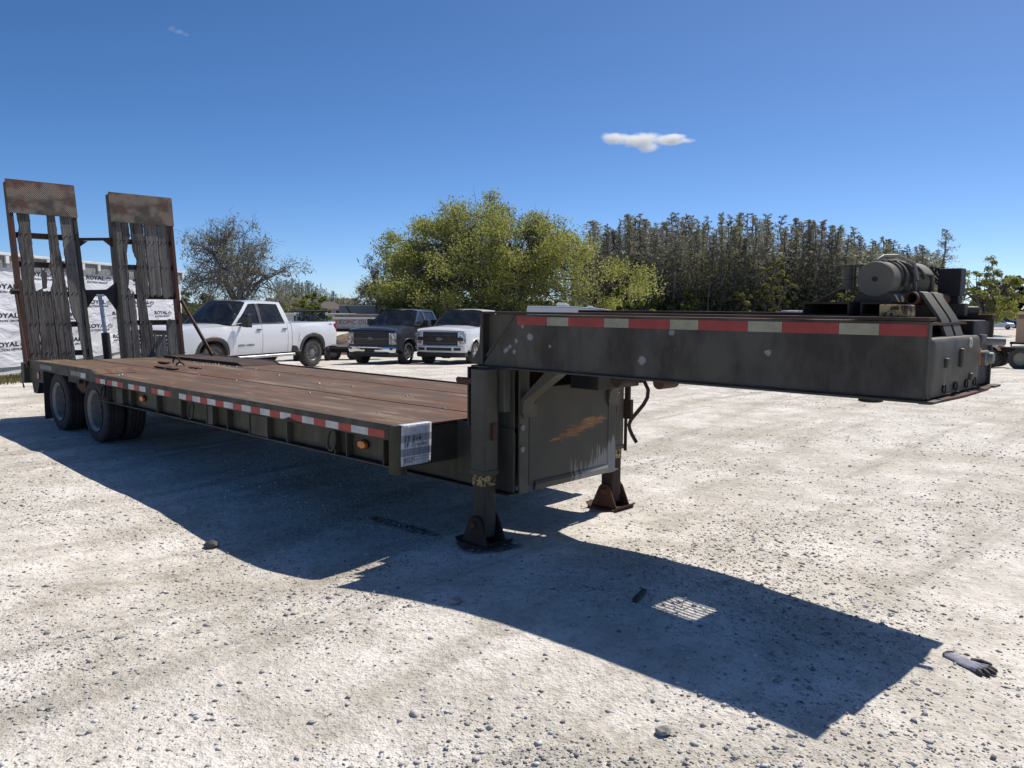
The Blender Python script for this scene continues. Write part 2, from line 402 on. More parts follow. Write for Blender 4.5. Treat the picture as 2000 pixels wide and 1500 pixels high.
# front face and side web
T(MB().box(-.016, -.006, .09, WD-.09, .555, .842), 'front_panel', M['olive_dark'])
for yw in (.075, WD-.085):
    T(MB().box(-5.7, -.02, yw, yw+.01, .56, .815), 'side_web', M['olive_green'])
T(MB().box(-5.93, -.02, .012, .13, .545, .556), 'bottom_flange', M['olive_dark'], bevel=.002)
T(MB().box(-5.93, -.02, WD-.13, WD-.012, .545, .556), 'bottom_flange', M['olive_dark'], bevel=.002)
for xr in (-.20, -.67, -.83, -1.55, -1.88, -2.20, -2.62, -2.92, -3.05, -3.62, -4.22, -4.93, -5.18, -5.42, -5.66):
    T(MB().box(xr-.006, xr+.006, .018, .074, .557, .75), 'stiffener', M['olive_dark'], bevel=0)
for xa, xb in ((-3.04, -2.93), (-2.19, -1.90), (-5.41, -5.19)):
    T(MB().box(xa, xb, .028, .036, .557, .74), 'stake_pocket', M['olive_dark'], bevel=0)
# tie-down rings
for X, Y in ((-3.33, .0), (-5.72, .0), (-.83, .0)):
    pts = [(X+.055*math.cos(a), Y-.008+.012*math.sin(a), .672+.085*math.sin(a)) for a in [2*math.pi*k/20 for k in range(21)]]
    T(MB().pipe(pts, .011, 8, False), 'tie_down_ring', M['olive_dark'], 60, 0)
# marker lights
for X in (-4.68, -.50):
    b = MB(); b.prism([(X+.052*math.cos(a)*(1 if abs(math.cos(a)) < .8 else 1.0), .668+.03*math.sin(a)) for a in [2*math.pi*k/16 for k in range(16)]], 'y', .035, .066)
    ml = T(b, 'marker_light', M['amber'], 40, .004)
    T(MB().prism([(X+.062*math.cos(a), .668+.038*math.sin(a)) for a in [2*math.pi*k/16 for k in range(16)]], 'y', .060, .0745), 'light_base', M['ink'], 40, 0, ml)
# reflective tape, side
def tape(x0, x1, y0, z0, z1, mat, name='reflective_tape', bend=0):
    T(MB().box(min(x0, x1), max(x0, x1), y0-.0015, y0-.0003, z0, z1), name, mat, bevel=0)
ed = [-.156,-.357,-.575,-.747,-.926,-1.096,-1.273,-1.449,-1.622,-1.793,-1.961,-2.126,-2.295,-2.46,-2.641,-2.807,-2.977,-3.131,-3.30,-3.451,-3.61]
for i in range(len(ed)-1):
    tape(ed[i+1]+.001, ed[i]-.001, 0, .764, .820, M['tape_red'] if i % 2 == 0 else M['tape_white'])
for g, s0 in (((-3.80,-3.965,-4.133,-4.293), 0), ((-4.456,-4.624,-4.773,-4.935), 1), ((-5.094,-5.263,-5.421,-5.583), 0)):
    for i in range(3): tape(g[i+1]+.001, g[i]-.001, 0, .764, .822, M['tape_red'] if (i+s0) % 2 == 0 else M['tape_white'])
tape(-5.805, -5.645, 0, .764, .822, M['tape_white']); tape(-5.955, -5.81, 0, .764, .822, M['tape_red'])
tape(-6.48, -6.30, 0, .79, .855, M['tape_white']); tape(-6.85, -6.49, 0, .80, .86, M['tape_faded']); tape(-8.1, -7.6, 0, .81, .87, M['tape_faded'])
T(MB().prism([(-1.60, .752), (-1.52, .775), (-1.47, .79), (-1.42, .772), (-1.30, .757), (-1.3, .752)], 'y', -.006, -.002), 'bent_rail_lip', M['rust_dark'], bevel=0)
# longitudinal beams, crossmembers
for yb in (.60, 1.80):
    T(MB().box(-8.5, .585, yb, yb+.03, .375, .812), 'main_beam', M['olive_dark'])
    T(MB().box(-8.5, .60, yb-.06, yb+.09, .362, .374), 'beam_flange', M['olive_dark'])
for k in range(12):
    X = -.45-k*.68
    T(MB().box(X-.03, X+.03, .14, .54, .60, .81), 'crossmember', M['black_steel'], bevel=0)
# deck fittings near the wheels
b = MB(); b.pipe([(-7.25+.09*math.cos(a), 1.58+.012*math.cos(a), H+.005+.075*math.sin(a)) for a in [math.pi*k/10 for k in range(11)]], .013, 8)
T(b, 'deck_ring', M['rust_dark'], 60, 0)
b = MB(); b.pipe([(-6.63+.08*math.cos(a), 1.36+.02*math.cos(a), H+.004+.05*math.sin(a)) for a in [math.pi*k/10 for k in range(11)]], .011, 8)
T(b, 'deck_ring', M['rust_dark'], 60, 0)
T(MB().box(-6.62, -5.98, .985, 1.055, H+.006, H+.022).box(-6.60, -6.46, 1.06, 1.16, H+.006, H+.014), 'torn_plate', M['rust_dark'], bevel=0)
T(MB().box(-7.35, -7.10, 1.34, 1.42, H+.006, H+.03), 'hinge_lug', M['rust_dark'], bevel=.004)
b = MB()
for k in range(9):
    a = k*.6; b.lathe([(-.006, .0), (-.006, .02), (.006, .02), (.006, 0)], 8, (-6.2+.035*k, 1.30+.02*math.sin(k*1.7), H+.014), 'z')
T(b, 'loose_chain', M['rust_dark'], 50, 0)

# ------------------------------------------------------------------ wheels
def tyre_prof(R, wd, rr, grooves):
    h = wd/2; p = [(-h*.72, rr), (-h*.92, rr+.03), (-h, rr+(R-rr)*.45), (-h*.97, R-.045), (-h*.86, R-.012)]
    if grooves:
        for g in (-.55, -.22, .22, .55):
            p += [(g*h-.007, R), (g*h-.005, R-.013), (g*h+.005, R-.013), (g*h+.007, R)]
    else: p += [(-.6*h, R), (0, R+.004), (.6*h, R)]
    p += [(h*.86, R-.012), (h*.97, R-.045), (h, rr+(R-rr)*.45), (h*.92, rr+.03), (h*.72, rr)]
    return p
TYR = MB().lathe(tyre_prof(.405, .235, .25, True), 48, closed=True).mesh('tyre', 35); TYR.materials.append(M['rubber'])
b = MB()
b.lathe([(-.10,.252),(-.112,.262),(-.10,.245),(-.085,.225),(-.02,.212),(.07,.205),(.085,.19),(.085,.09),(.05,.085),(.05,0)], 48)
for k in range(8):
    a = 2*math.pi*k/8; b.lathe([(.085,.014),(.055,.014),(.05,.008),(.05,0)], 8, (.135*math.cos(a), 0, .135*math.sin(a)))
RIM = b.mesh('rim', 35); RIM.materials.append(M['rim_grey'])
RIMI = MB().lathe([(.10,.252),(.112,.262),(.10,.245),(.085,.225),(.0,.20),(0,0)], 32).mesh('rim_inner', 35); RIMI.materials.append(M['rim_grey'])
HUB = MB().lathe([(-.05,0),(-.05,.05),(-.02,.075),(.10,.085)], 24).mesh('hub', 40); HUB.materials.append(M['black_steel'])
for xa in (-6.10, -7.45):
    for s, yo, yi in ((-1, .135, .395), (1, WD-.135, WD-.395)):
        for yy, rim in ((yo, RIM), (yi, RIMI)):
            wr = empty('wheel', (xa, yy, .398), 0, TR)
            if s > 0: wr.rotation_euler = (0, 0, math.pi)
            link('tyre', TYR, wr); link('rim', rim, wr)
            if rim is RIM: link('hub', HUB, wr)
    T(MB().tube((xa, .25, .40), (xa, WD-.25, .40), .065, n=14), 'axle', M['black_steel'], 60, 0)
for X in (-5.55, -6.78, -8.0):
    for yy in (.52, WD-.60): T(MB().prism([(X-.13, .80), (X+.13, .80), (X+.06, .47), (X-.06, .47)], 'y', yy, yy+.08), 'spring_hanger', M['rust'], bevel=.004)
T(MB().prism([(-6.98, .80), (-6.66, .80), (-6.60, .60), (-6.74, .56), (-6.95, .62)], 'y', .10, .34), 'suspension_bracket', M['rust'], bevel=.01)
T(MB().box(-7.12, -6.70, .05, .40, .69, .79), 'fender_bracket', M['black_steel'], bevel=.006)
for xa in (-6.10, -7.45):
    for yy in (.55, WD-.63): T(MB().prism([(xa-.6, .56), (xa-.3, .47), (xa, .44), (xa+.3, .47), (xa+.6, .56), (xa+.6, .60), (xa+.3, .51), (xa, .49), (xa-.3, .51), (xa-.6, .60)], 'y', yy, yy+.07), 'leaf_spring', M['black_steel'], bevel=0)
for y0 in (.02, WD-.50): T(MB().box(-8.06, -8.045, y0, y0+.48, .09, .78), 'mud_flap', M['rubber'], bevel=0)
# rear end
T(MB().box(-8.86, -8.72, -.04, WD+.04, .56, .86), 'rear_crossmember', M['olive_green'], bevel=.01)
T(MB().box(-8.72, -8.10, .03, .09, .60, .80), 'tail_side_plate', M['olive_green'])
T(MB().prism([(-8.7, .60), (-8.35, .60), (-8.45, .42), (-8.62, .42)], 'y', .05, .3), 'tail_bracket', M['black_steel'], bevel=.005)
tl = T(MB().lathe([(0,.0),(0,.07),(.03,.07),(.04,.06),(.04,0)], 24, (-8.28, .025, .70)), 'tail_lamp', M['black_steel'], 40, 0)
T(MB().lathe([(0,0),(0,.05),(.004,.05)], 24, (-8.28, .018, .70)), 'lens', M['redlens'], 40, 0, tl)
T(MB().pipe([(-8.9, .02, .62), (-8.95, .0, .55), (-8.9, .0, .48)], .012, 6), 'safety_hook', M['black_steel'], 60, 0)

# ------------------------------------------------------------------ loading ramps
def ragged(poly, step=.035, amp=.0042, seed=0):
    """splits the outline of a plank and roughens it"""
    r = random.Random(seed); out = []
    for i, p in enumerate(poly):
        q = poly[(i+1) % len(poly)]; L = math.hypot(q[0]-p[0], q[1]-p[1]); n = max(1, int(L/step))
        for k in range(n):
            tt = k/n; j = amp if k else 0
            out.append((p[0]+(q[0]-p[0])*tt+r.uniform(-j, j), p[1]+(q[1]-p[1])*tt+r.uniform(-j, j)))
    return out
def ramp_part(y0, wid, lean, length, planks, bars, left_rail, right_rail, plate_h):
    R_ = MB()
    R_.box(-.15, .0, 0, .055, -.25, length); R_.cur = 1
    R_.box(-.15, .0, wid-.055, wid, -.25, length); R_.cur = 2
    for bz in bars: R_.box(-.115, -.062, .055, wid-.055, bz-.04, bz+.04)
    R_.box(-.115, -.06, .055, wid-.055, length-.06, length-.01)
    o = R_.build('loading_ramp', [left_rail, right_rail, M['rust_dark']], TR, None, .004)
    o.location = (-8.80, y0, H); o.rotation_euler = (0, -math.atan(lean), 0)
    for i, (poly, off) in enumerate(planks):
        pl = MB().prism(ragged(poly, seed=i+int(y0*100)), 'x', -.058+off, -.012+off).build('plank', M['plank'], o)
        bo = MB()
        for bz in bars:
            us = [p[0] for p in poly]
            zs = [p[1] for p in poly]
            if min(zs)+.05 < bz < max(zs)-.05:
                cx = [p[0] for p in sorted(poly, key=lambda q: abs(q[1]-bz))[:2]]
                um = (max(cx)+min(cx))/2 if max(cx)-min(cx) > .05 else (min(us)+max(us))/2
                for du in (-.035, .035): bo.lathe([(-.012+off, .011), (-.005+off, .011), (-.005+off, 0)], 8, (0, um+du, bz), 'x')
        if bo.v: bo.build('bolt', M['black_steel'], o)
    b = MB().box(.002, .010, -.01, wid+.01, length-plate_h, length+.02); tp = b.build('tread_plate', M['tread'], o)
    return o
LP = [([(.062,0),(.215,0),(.225,.5),(.24,.9),(.235,1.25),(.265,1.6),(.27,2.31),(.11,2.31),(.12,2.05),(.085,1.9),(.10,1.6),(.068,1.2)], 0),
      ([(.228,0),(.44,0),(.437,1.03),(.40,1.09),(.345,1.07),(.33,1.12),(.25,1.08)], .002),
      ([(.345,1.12),(.40,1.13),(.415,1.3),(.39,1.42),(.375,1.36),(.36,1.44),(.35,1.32)], -.005),
      ([(.45,0),(.685,0),(.675,.55),(.68,.9),(.655,1.45),(.63,1.9),(.62,2.31),(.515,2.31),(.505,1.9),(.50,1.58),(.455,1.48),(.50,1.33),(.49,1.22),(.445,1.08)], .004),
      ([(.805,.02),(.86,.02),(.868,1.0),(.865,2.31),(.70,2.31),(.705,1.5),(.70,.95),(.715,.73),(.765,.62),(.79,.3)], 0)]
r1 = ramp_part(.02, .935, .205, 2.76, LP, (.13, .58, 1.05, 1.50, 1.95), M['rust'], M['olive_dark'], .50)
RP = [([(.058,0),(.15,0),(.152,1.2),(.148,2.27),(.058,2.27)], .004),
      ([(.165,0),(.275,0),(.27,.7),(.255,1.08),(.225,1.0),(.19,1.14),(.16,1.06),(.172,.5)], 0),
      ([(.17,1.08),(.205,1.3),(.20,1.7),(.25,1.92),(.28,1.98),(.265,2.27),(.16,2.27),(.162,1.5)], -.004),
      ([(.295,0),(.505,0),(.50,.55),(.455,.62),(.435,.95),(.50,1.0),(.50,2.27),(.30,2.27),(.31,1.75),(.36,1.60),(.345,1.48),(.30,1.4),(.31,.8)], .003),
      ([(.52,1.02),(.56,1.0),(.60,1.04),(.66,1.0),(.71,1.02),(.715,2.27),(.525,2.27)], .0),
      ([(.52,0),(.715,0),(.71,.33),(.68,.39),(.65,.33),(.61,.36),(.56,.35),(.535,.40),(.525,.34)], .002),
      ([(.73,1.0),(.80,.97),(.86,1.02),(.895,1.0),(.895,2.27),(.735,2.27)], -.003),
      ([(.735,0),(.90,0),(.905,.62),(.85,.60),(.80,.63),(.745,.61)], .002)]
r2 = ramp_part(1.41, 1.0, .135, 2.66, RP, (.58, 1.01, 1.49, 1.91), M['olive_dark'], M['rust'], .46)
# links between the ramps, cylinder, struts
def rp(o, u, w_, n=0): return Matrix.Translation(o.location) @ o.rotation_euler.to_matrix().to_4x4() @ Vector((n, u, w_))
T(MB().bar(rp(r1, .93, 1.93, -.06), rp(r2, 0, 1.93, -.06), .05, .045), 'spreader_bar', M['rust_dark'], bevel=.004)
for oo, u, s in ((r1, .935, 1), (r2, 0., -1)):
    p = rp(oo, u, 1.93, -.06)
    T(MB().prism([(0, -.13), (0, -.02), (s*.14, -.02)], 'x', -.008, .008), 'gusset', M['rust_dark'], bevel=0).location = p
pA = rp(r1, .93, 1.07, -.07); pB = rp(r2, 0, 1.07, -.07)
T(MB().bar(pA, pB, .08, .10), 'lift_beam', M['black_steel'], bevel=.005)
for p, s in ((pA, 1), (pB, -1)):
    T(MB().prism([(0, -.30), (0, .16 if s < 0 else -.03), (s*.16, .03), (s*.16, -.05)], 'x', -.012, .012), 'gusset', M['black_steel'], bevel=0).location = p
mid = (pA+pB)/2+Vector((.03, -.02, 0))
cyl = T(MB().tube((-8.84, 1.19, .70), (-8.84+.35*(mid.x+8.84), 1.19+.35*(mid.y-1.19), 1.27), .062, n=16), 'hydraulic_cylinder', M['black_steel'], 50, .004)
T(MB().tube((-8.84+.35*(mid.x+8.84), 1.19+.35*(mid.y-1.19), 1.27), mid-Vector((0, 0, .03)), .03, n=14), 'piston_rod', M['alloy'], 50, 0, cyl)
T(MB().box(mid.x-.03, mid.x+.03, mid.y-.06, mid.y+.06, mid.z-.06, mid.z-.02), 'clevis', M['alloy'], bevel=.004)
s1 = rp(r1, -.03, 1.07, -.03)
T(MB().bar(s1, (-8.60, -.02, .80), .022, .06), 'prop_strut', M['rust'], bevel=.003)
T(MB().tube(s1+Vector((0,-.06,0)), s1+Vector((0,.05,0)), .045, n=14), 'strut_pivot', M['black_steel'], 50, .004)
s2 = rp(r2, 1.03, .95, -.03)
T(MB().bar(s2, (-7.93, 2.47, .90), .025, .065), 'prop_strut', M['rust'], bevel=.003)

# ------------------------------------------------------------------ gooseneck
GY0, GY1, GB, GT = .54, 1.77, 1.305, 1.70
side = [(.56, GB), (3.35, GB+.002), (3.355, GT-.02), (.62, GT-.02), (.57, GT-.08)]
side_near = [(.32, GB), (3.35, GB), (3.352, 1.683), (.66, 1.683)]
T(MB().prism(side_near, 'y', GY0, GY0+.02), 'gooseneck_side', M['neck'], bevel=.002)
T(MB().prism([(.30, GB), (3.35, GB), (3.352, 1.70), (.30, 1.70)], 'y', GY1-.02, GY1), 'gooseneck_side', M['neck'], bevel=.002)
T(MB().prism([(.31, GB), (.80, GB), (.80, 1.683), (.31, 1.683)], 'y', GY0+.055, GY0+.07), 'recessed_panel', M['olive'], bevel=.002)
T(MB().prism([(.225, GB+.005), (.225, 1.345), (.295, 1.44), (.31, 1.69), (.335, 1.69), (.335, GB+.005)], 'y', GY0-.01, GY0+.10), 'end_plate', M['olive_dark'], bevel=.003)
T(MB().bar((.30, GY0+.038, GB+.03), (.66, GY0+.038, 1.675), .05, .014), 'diagonal_edge', M['olive_dark'], bevel=0)
T(MB().box(.30, 3.36, GY0-.02, GY0+.09, 1.686, 1.702), 'top_flange', M['rust_dark'], bevel=.003)
T(MB().box(.30, 3.36, GY1-.09, GY1+.02, 1.686, 1.712), 'top_flange', M['rust_dark'], bevel=.003)
T(MB().box(.225, 3.40, GY0-.025, GY0+.11, 1.291, 1.304), 'bottom_flange', M['olive_dark'], bevel=.003)
T(MB().box(.225, 3.40, GY1-.11, GY1+.025, 1.291, 1.304), 'bottom_flange', M['olive_dark'], bevel=.003)
# top and bottom sheets with the grating opening
def sheet_with_hole(x0, x1, y0, y1, hx0, hx1, hy0, hy1, z0, z1, name, mat):
    b = MB().box(x0, hx0, y0, y1, z0, z1).box(hx1, x1, y0, y1, z0, z1).box(hx0, hx1, y0, hy0, z0, z1).box(hx0, hx1, hy1, y1, z0, z1)
    T(b, name, mat, bevel=0)
sheet_with_hole(.34, 3.3, GY0+.095, GY1-.095, 2.16, 2.42, 1.17, 1.45, 1.660, 1.672, 'top_sheet', M['deck'])
sheet_with_hole(.34, 3.33, GY0+.115, GY1-.115, 2.08, 2.52, .80, 1.28, 1.312, 1.322, 'bottom_sheet', M['olive_dark'])
b = MB()
for k in range(7): b.box(2.16, 2.42, 1.185+k*.04, 1.197+k*.04, 1.662, 1.671)
for k in range(3): b.box(2.22+k*.07, 2.226+k*.07, 1.17, 1.45, 1.652, 1.661)
T(b, 'grating', M['rust_dark'], bevel=0)
te = [.67, .948, 1.138, 1.434, 1.625, 1.922, 2.116, 2.425, 2.624, 2.928, 3.127, 3.352]
for i in range(len(te)-1): tape(te[i]+.001, te[i+1]-.001, GY0, 1.611, 1.668, M['tape_red_old'] if i % 2 == 0 else M['tape_old'])
# weld beads
def bead(p, q, n, name='weld_bead'):
    r_ = random.Random(n); P_ = []; Rr = []
    for k in range(n+1):
        t_ = k/n; P_.append(Vector(p).lerp(Vector(q), t_)); Rr.append(.0042+.0016*(k % 2)+r_.uniform(-.0008, .0008))
    T(MB().pipe(P_, Rr, 5), name, M['olive_dark'], 60, 0)
bead((.34, GY0-.001, GB+.002), (3.34, GY0-.001, GB+.002), 240)
bead((3.351, GY0-.001, GB+.01), (3.353, GY0-.001, 1.68), 40)
bead((.618, .734, .42), (.618, .734, 1.13), 60)
bead((.37, GY0-.001, 1.37), (.655, GY0-.001, 1.678), 40)
# riser between deck and neck
T(MB().box(.20, .60, .585, .60, .86, 1.29), 'riser_plate', M['olive_dark'])
T(MB().box(.20, .215, .50, .60, .845, 1.29), 'riser_plate', M['olive_dark'])
T(MB().box(.20, .60, 1.84, 1.855, .86, 1.29), 'riser_plate', M['olive_dark'])
T(MB().box(-.004, .60, .585, .599, .38, .858), 'riser_plate', M['olive_dark'])
T(MB().box(.0, .20, .60, 1.84, .50, .52), 'riser_floor', M['black_steel'])
T(MB().box(.52, .53, .64, 1.80, .40, .84), 'riser_back', M['black_steel'])
T(MB().box(.0, .21, .80, 1.84, .865, 1.289), 'riser_shade_block', M['olive_dark'])  # unseen block, added so its shadow narrows the lit gap beside the deck shadow
T(MB().box(.10, .305, .80, 1.75, 1.32, 1.66), 'neck_shade_block', M['olive_dark'])  # unseen block added higher up to shade the same strip of ground
b = MB().box(.56, .575, .54, .584, .98, 1.289).box(.51, .575, .51, .538, .98, 1.289)
T(b, 'leg_bracket', M['olive'], bevel=.004)
# front panel, posts, braces
T(MB().box(.603, .613, .735, 1.705, .40, 1.14), 'lower_front_panel', M['panel'], bevel=.002)
T(MB().box(.601, .618, .63, .735, .365, 1.29), 'panel_post', M['olive'], bevel=.004)
T(MB().box(.601, .618, 1.705, 1.81, .365, 1.29), 'panel_post', M['panel'], bevel=.004)
T(MB().prism([(.60, .37), (.618, .37), (.632, .415), (.62, .44), (.60, .44)], 'y', .80, 1.70), 'panel_lip', M['panel'], bevel=.002)
for y0 in (.635, 1.675):
    T(MB().prism([(.62, .99), (.64, .96), (.655, 1.055), (.99, 1.289), (.86, 1.289), (.62, 1.07)], 'y', y0, y0+.115), 'knee_brace', M['olive'], bevel=.003)
    T(MB().box(.62, .632, y0+.02, y0+.17, .93, 1.03), 'brace_foot', M['olive'], bevel=.003)
for z in (.86, .70): T(MB().lathe([(0, .022), (.012, .022), (.014, .012), (.014, 0)], 14, (.618, .655, z), 'x'), 'bolt_head', M['rim_grey'], 40, 0)
T(MB().box(.66, .93, 1.15, 1.68, 1.12, 1.289), 'inner_tray', M['black_steel'], bevel=.006)
# landing legs
def rsq(cx, cy, h, r=.03):
    pts = []
    for sx, sy, a0 in ((1,1,0),(-1,1,90),(-1,-1,180),(1,-1,270)):
        for k in range(5):
            a = math.radians(a0+k*22.5); pts.append((cx+sx*(h-r)+r*math.cos(a), cy+sy*(h-r)+r*math.sin(a)))
    return pts
for lx, ly, mt in ((.452, .435, M['olive']), (.472, 1.955, M['rust'])):
    g0 = gz1(lx, ly)
    leg = T(MB().prism(rsq(lx, ly, .075, .022), 'z', .56, 1.289), 'landing_leg', M['olive'], 30, 0)
    T(MB().prism(rsq(lx, ly, .081, .024), 'z', .525, .562), 'leg_collar', M['olive'], 30, .004, leg)
    T(MB().prism(rsq(lx, ly, .066, .02), 'z', .447, .524), 'leg_band', M['yellow_chip'], 30, 0, leg)
    T(MB().prism(rsq(lx, ly, .064, .02), 'z', .07, .446), 'inner_leg', M['olive_dark'] if ly < 1 else M['rust_dark'], 30, 0, leg)
    ft = MB()
    for yy in (-.10, .085):
        ft.prism([(lx-.135, .025), (lx+.135, .025), (lx+.055, .20), (lx+.03, .225), (lx-.03, .225), (lx-.055, .20)], 'y', ly+yy, ly+yy+.016)
    ft.prism([(lx-.145, ly-.14), (lx+.145, ly-.14), (lx+.145, ly+.14), (lx-.145, ly+.14)], 'z', g0-.005, .025)
    for s in (-1, 1):
        ft.prism([(lx+s*.145, .025), (lx+s*.165, .045), (lx+s*.165, .055), (lx+s*.135, .026)], 'y', ly-.14, ly+.14)
    f_ = ft.build('foot', M['rust_dark'] if ly < 1 else M['rust'], leg, None, .004)
    T(MB().tube((lx, ly-.125, .165), (lx, ly+.125, .165), .026, n=14), 'foot_pin', M['rust'], 50, .003, leg)
T(MB().tube((.20, .405, 1.20), (.37, .415, 1.20), .022, n=14), 'release_pin', M['rust'], 50, .002)
T(MB().box(.535, .548, .43, .47, .78, .90), 'leg_sticker', M['rust'], bevel=0)
b = MB().box(.53, .58, 2.045, 2.075, .95, 1.12).box(.50, .60, 2.045, 2.085, .78, .95).box(.53, .56, 2.045, 2.06, .50, .79)
T(b, 'leg_gearbox', M['rust_dark'], bevel=.006)
T(MB().pipe([(1.60, .70, 1.295), (1.645, .70, 1.262), (1.673, .70, 1.215), (1.668, .70, 1.165), (1.640, .70, 1.118), (1.585, .70, 1.055), (1.545, .70, 1.01), (1.530, .70, .975), (1.537, .70, .945), (1.560, .70, .905), (1.592, .70, .865)], .0125, 10), 'crank_handle', M['rust_dark'], 60, 0)
T(MB().tube((1.50, .70, 1.285), (1.62, .70, 1.285), .03, n=14).tube((1.45, .66, 1.27), (1.45, .84, 1.27), .05, n=18), 'crank_shaft', M['rust_dark'], 50, .003)
T(MB().tube((1.80, .62, 1.275), (1.80, .80, 1.275), .042, n=18), 'cross_pipe', M['rust'], 50, .003)
T(MB().lathe([(1.29, .045), (1.235, .04), (1.225, .065), (1.205, .068), (1.20, .05), (1.20, 0)], 24, (2.865, 1.22, 0), 'z'), 'kingpin', M['black_steel'], 40, 0)
# nose
b = MB(); P = []
for k in range(25):
    yy = .565+(1.47-.565)*k/24; e = min(1, min(k, 24-k)/.8); bl = .032*e**.5+.004*math.sin(yy*11)+.004*(abs(yy-1.02) < .05)
    row = []
    for q, zz in enumerate((1.31, 1.36, 1.42, 1.50, 1.575, 1.592, 1.599, 1.60)):
        row.append((3.33+bl*(1 if q < 5 else (.8, .45, 0)[q-5])*(1-.25*max(0, (1.42-zz)/.12)), yy, zz))
    P.append(row+[(3.27, yy, 1.60)])
b.grid(P)
T(b, 'nose_plate', M['olive'], 40, 0)
for yy, z0, z1 in ((.80, 1.45, 1.50), (1.06, 1.44, 1.54), (1.26, 1.36, 1.40)):
    T(MB().box(3.360, 3.382, yy-.022, yy+.022, z0, z1), 'nose_lug', M['olive'], bevel=.01)
for yy in (.80, 1.0, 1.20, 1.36): T(MB().lathe([(0, 0), (0, .024), (.004, .024)], 16, (3.364, yy, 1.345), 'x'), 'drain_hole', M['ink'], 40, 0)
T(MB().lathe([(0, .026), (.006, .026), (.006, .012), (0, .012)], 20, (3.366, 1.22, 1.565), 'x'), 'lifting_eye', M['tape_white'], 40, 0)
T(MB().prism([(3.33, .52), (3.385, .53), (3.41, 1.0), (3.40, 1.5), (3.37, 1.74), (3.33, 1.78)], 'z', 1.287, 1.302), 'nose_lip', M['rust'], bevel=.003)
T(MB().box(3.05, 3.335, 1.40, 1.745, 1.31, 1.68), 'far_nose_block', M['black_steel'], bevel=.006)
b = MB().box(3.05, 3.352, GY0+.021, GY0+.06, 1.31, 1.68); T(b, 'near_nose_block', M['olive_dark'], bevel=.003)
T(MB().box(2.9, 3.26, .62, 1.46, 1.60, 1.615), 'nose_shelf', M['olive_dark'], bevel=0)
# hose couplings and lamp on the nose
T(MB().tube((3.345, 1.50, 1.565), (3.46, 1.55, 1.562), .022, n=14).tube((3.36, 1.50, 1.60), (3.36, 1.50, 1.56), .020, n=12), 'hose_coupling', M['tape_faded'], 50, .003)
lamp = T(MB().lathe([(0, 0), (0, .040), (.035, .044), (.045, .036), (.045, 0)], 20, (3.345, 1.53, 1.47), 'x'), 'nose_lamp', M['tape_faded'], 40, 0)
T(MB().lathe([(0, .034), (.02, .030), (.02, 0)], 20, (3.392, 1.535, 1.47), 'x'), 'lamp_cap', M['tape_faded'], 40, 0, lamp)
T(MB().box(3.345, 3.357, 1.475, 1.495, 1.43, 1.53), 'marker_light', M['amber'], bevel=.004)
# straps over the roller
for y0 in (.96, 1.135):
    pts = [(3.155, 1.830), (3.175, 1.834), (3.193, 1.826), (3.27, 1.715), (3.288, 1.685), (3.318, 1.602)]
    b = MB(); th = .012
    b.grid([[(x_, y0, z_) for x_, z_ in pts], [(x_, y0+.135, z_) for x_, z_ in pts]])
    b.grid([[(x_-th, y0, z_-th) for x_, z_ in pts], [(x_-th, y0+.135, z_-th) for x_, z_ in pts]])
    b.grid([[(x_, y0, z_) for x_, z_ in pts], [(x_-th, y0, z_-th) for x_, z_ in pts]])
    b.grid([[(x_, y0+.135, z_) for x_, z_ in pts], [(x_-th, y0+.135, z_-th) for x_, z_ in pts]])
    T(b, 'cable_guide', M['olive'], 40, 0)
b = MB().lathe([(.92, .026), (.92, .034), (1.5, .034), (1.5, .026), (.92, .026)], 20, (3.15, 0, 1.798))
T(b, 'guide_roller', M['rust'], 40, 0)
T(MB().box(2.66, 3.26, 1.50, 1.56, 1.704, 1.775), 'winch_rail', M['olive_dark'], bevel=.004)
b = MB()
for x0, x1 in ((2.68, 2.93), (2.985, 3.09)):
    b.box(x0, x1, .66, 1.5, 1.704, 1.712).box(x0, x1, .66, 1.5, 1.765, 1.775).box(x0, x0+.01, .66, 1.5, 1.71, 1.766).box(x1-.01, x1, .66, 1.5, 1.71, 1.766)
T(b, 'winch_channel', M['rust_dark'], bevel=0)
T(MB().box(3.10, 3.235, .60, .72, 1.704, 1.762), 'chipped_block', M['yellow_chip'], bevel=.006)
# winch
WN = empty('winch', (0, 0, 0), 0, TR)
def Wn(mb, name, mat, smooth=None, bevel=.003): return mb.build(name, mat, WN, smooth, bevel)
wx, wz = 3.006, 1.896
Wn(MB().lathe([(.79, 0), (.79, .090), (.798, .095), (.90, .095), (.905, .086)], 40, (wx, 0, wz)), 'motor_cap', M['winch_paint'], 30, 0)
Wn(MB().lathe([(.905, .086), (.93, .086), (.935, .102), (.95, .102), (.955, .082), (1.05, .082), (1.055, .102), (1.075, .102), (1.08, .07)], 40, (wx, 0, wz)), 'gear_housing', M['winch_paint'], 30, 0)
pr = [(1.08, .07)]
for k in range(26): pr += [(1.085+k*.013, .080), (1.0915+k*.013, .087), (1.098+k*.013, .080)]
pr += [(1.43, .07), (1.43, .104), (1.45, .104), (1.45, 0)]
Wn(MB().lathe(pr, 36, (wx, 0, wz)), 'cable_drum', M['winch_paint'], 40, 0)
Wn(MB().lathe([(0, .013), (.004, .013), (.004, 0)], 12, (wx, .785, wz)), 'centre_plug', M['ink'], 40, 0)
for k, (yy, rr) in enumerate(((.93, .108), (1.0, .112), (1.07, .110), (1.22, .112))):
    Wn(MB().pipe([(wx+rr*math.cos(a)*1.02, yy+.05*math.sin(a*.9+k), wz+rr*math.sin(a)*.92) for a in [math.radians(-20+k*9+12*q) for q in range(16)]], .0105, 8), 'hose', M['olive_dark'], 60, 0)
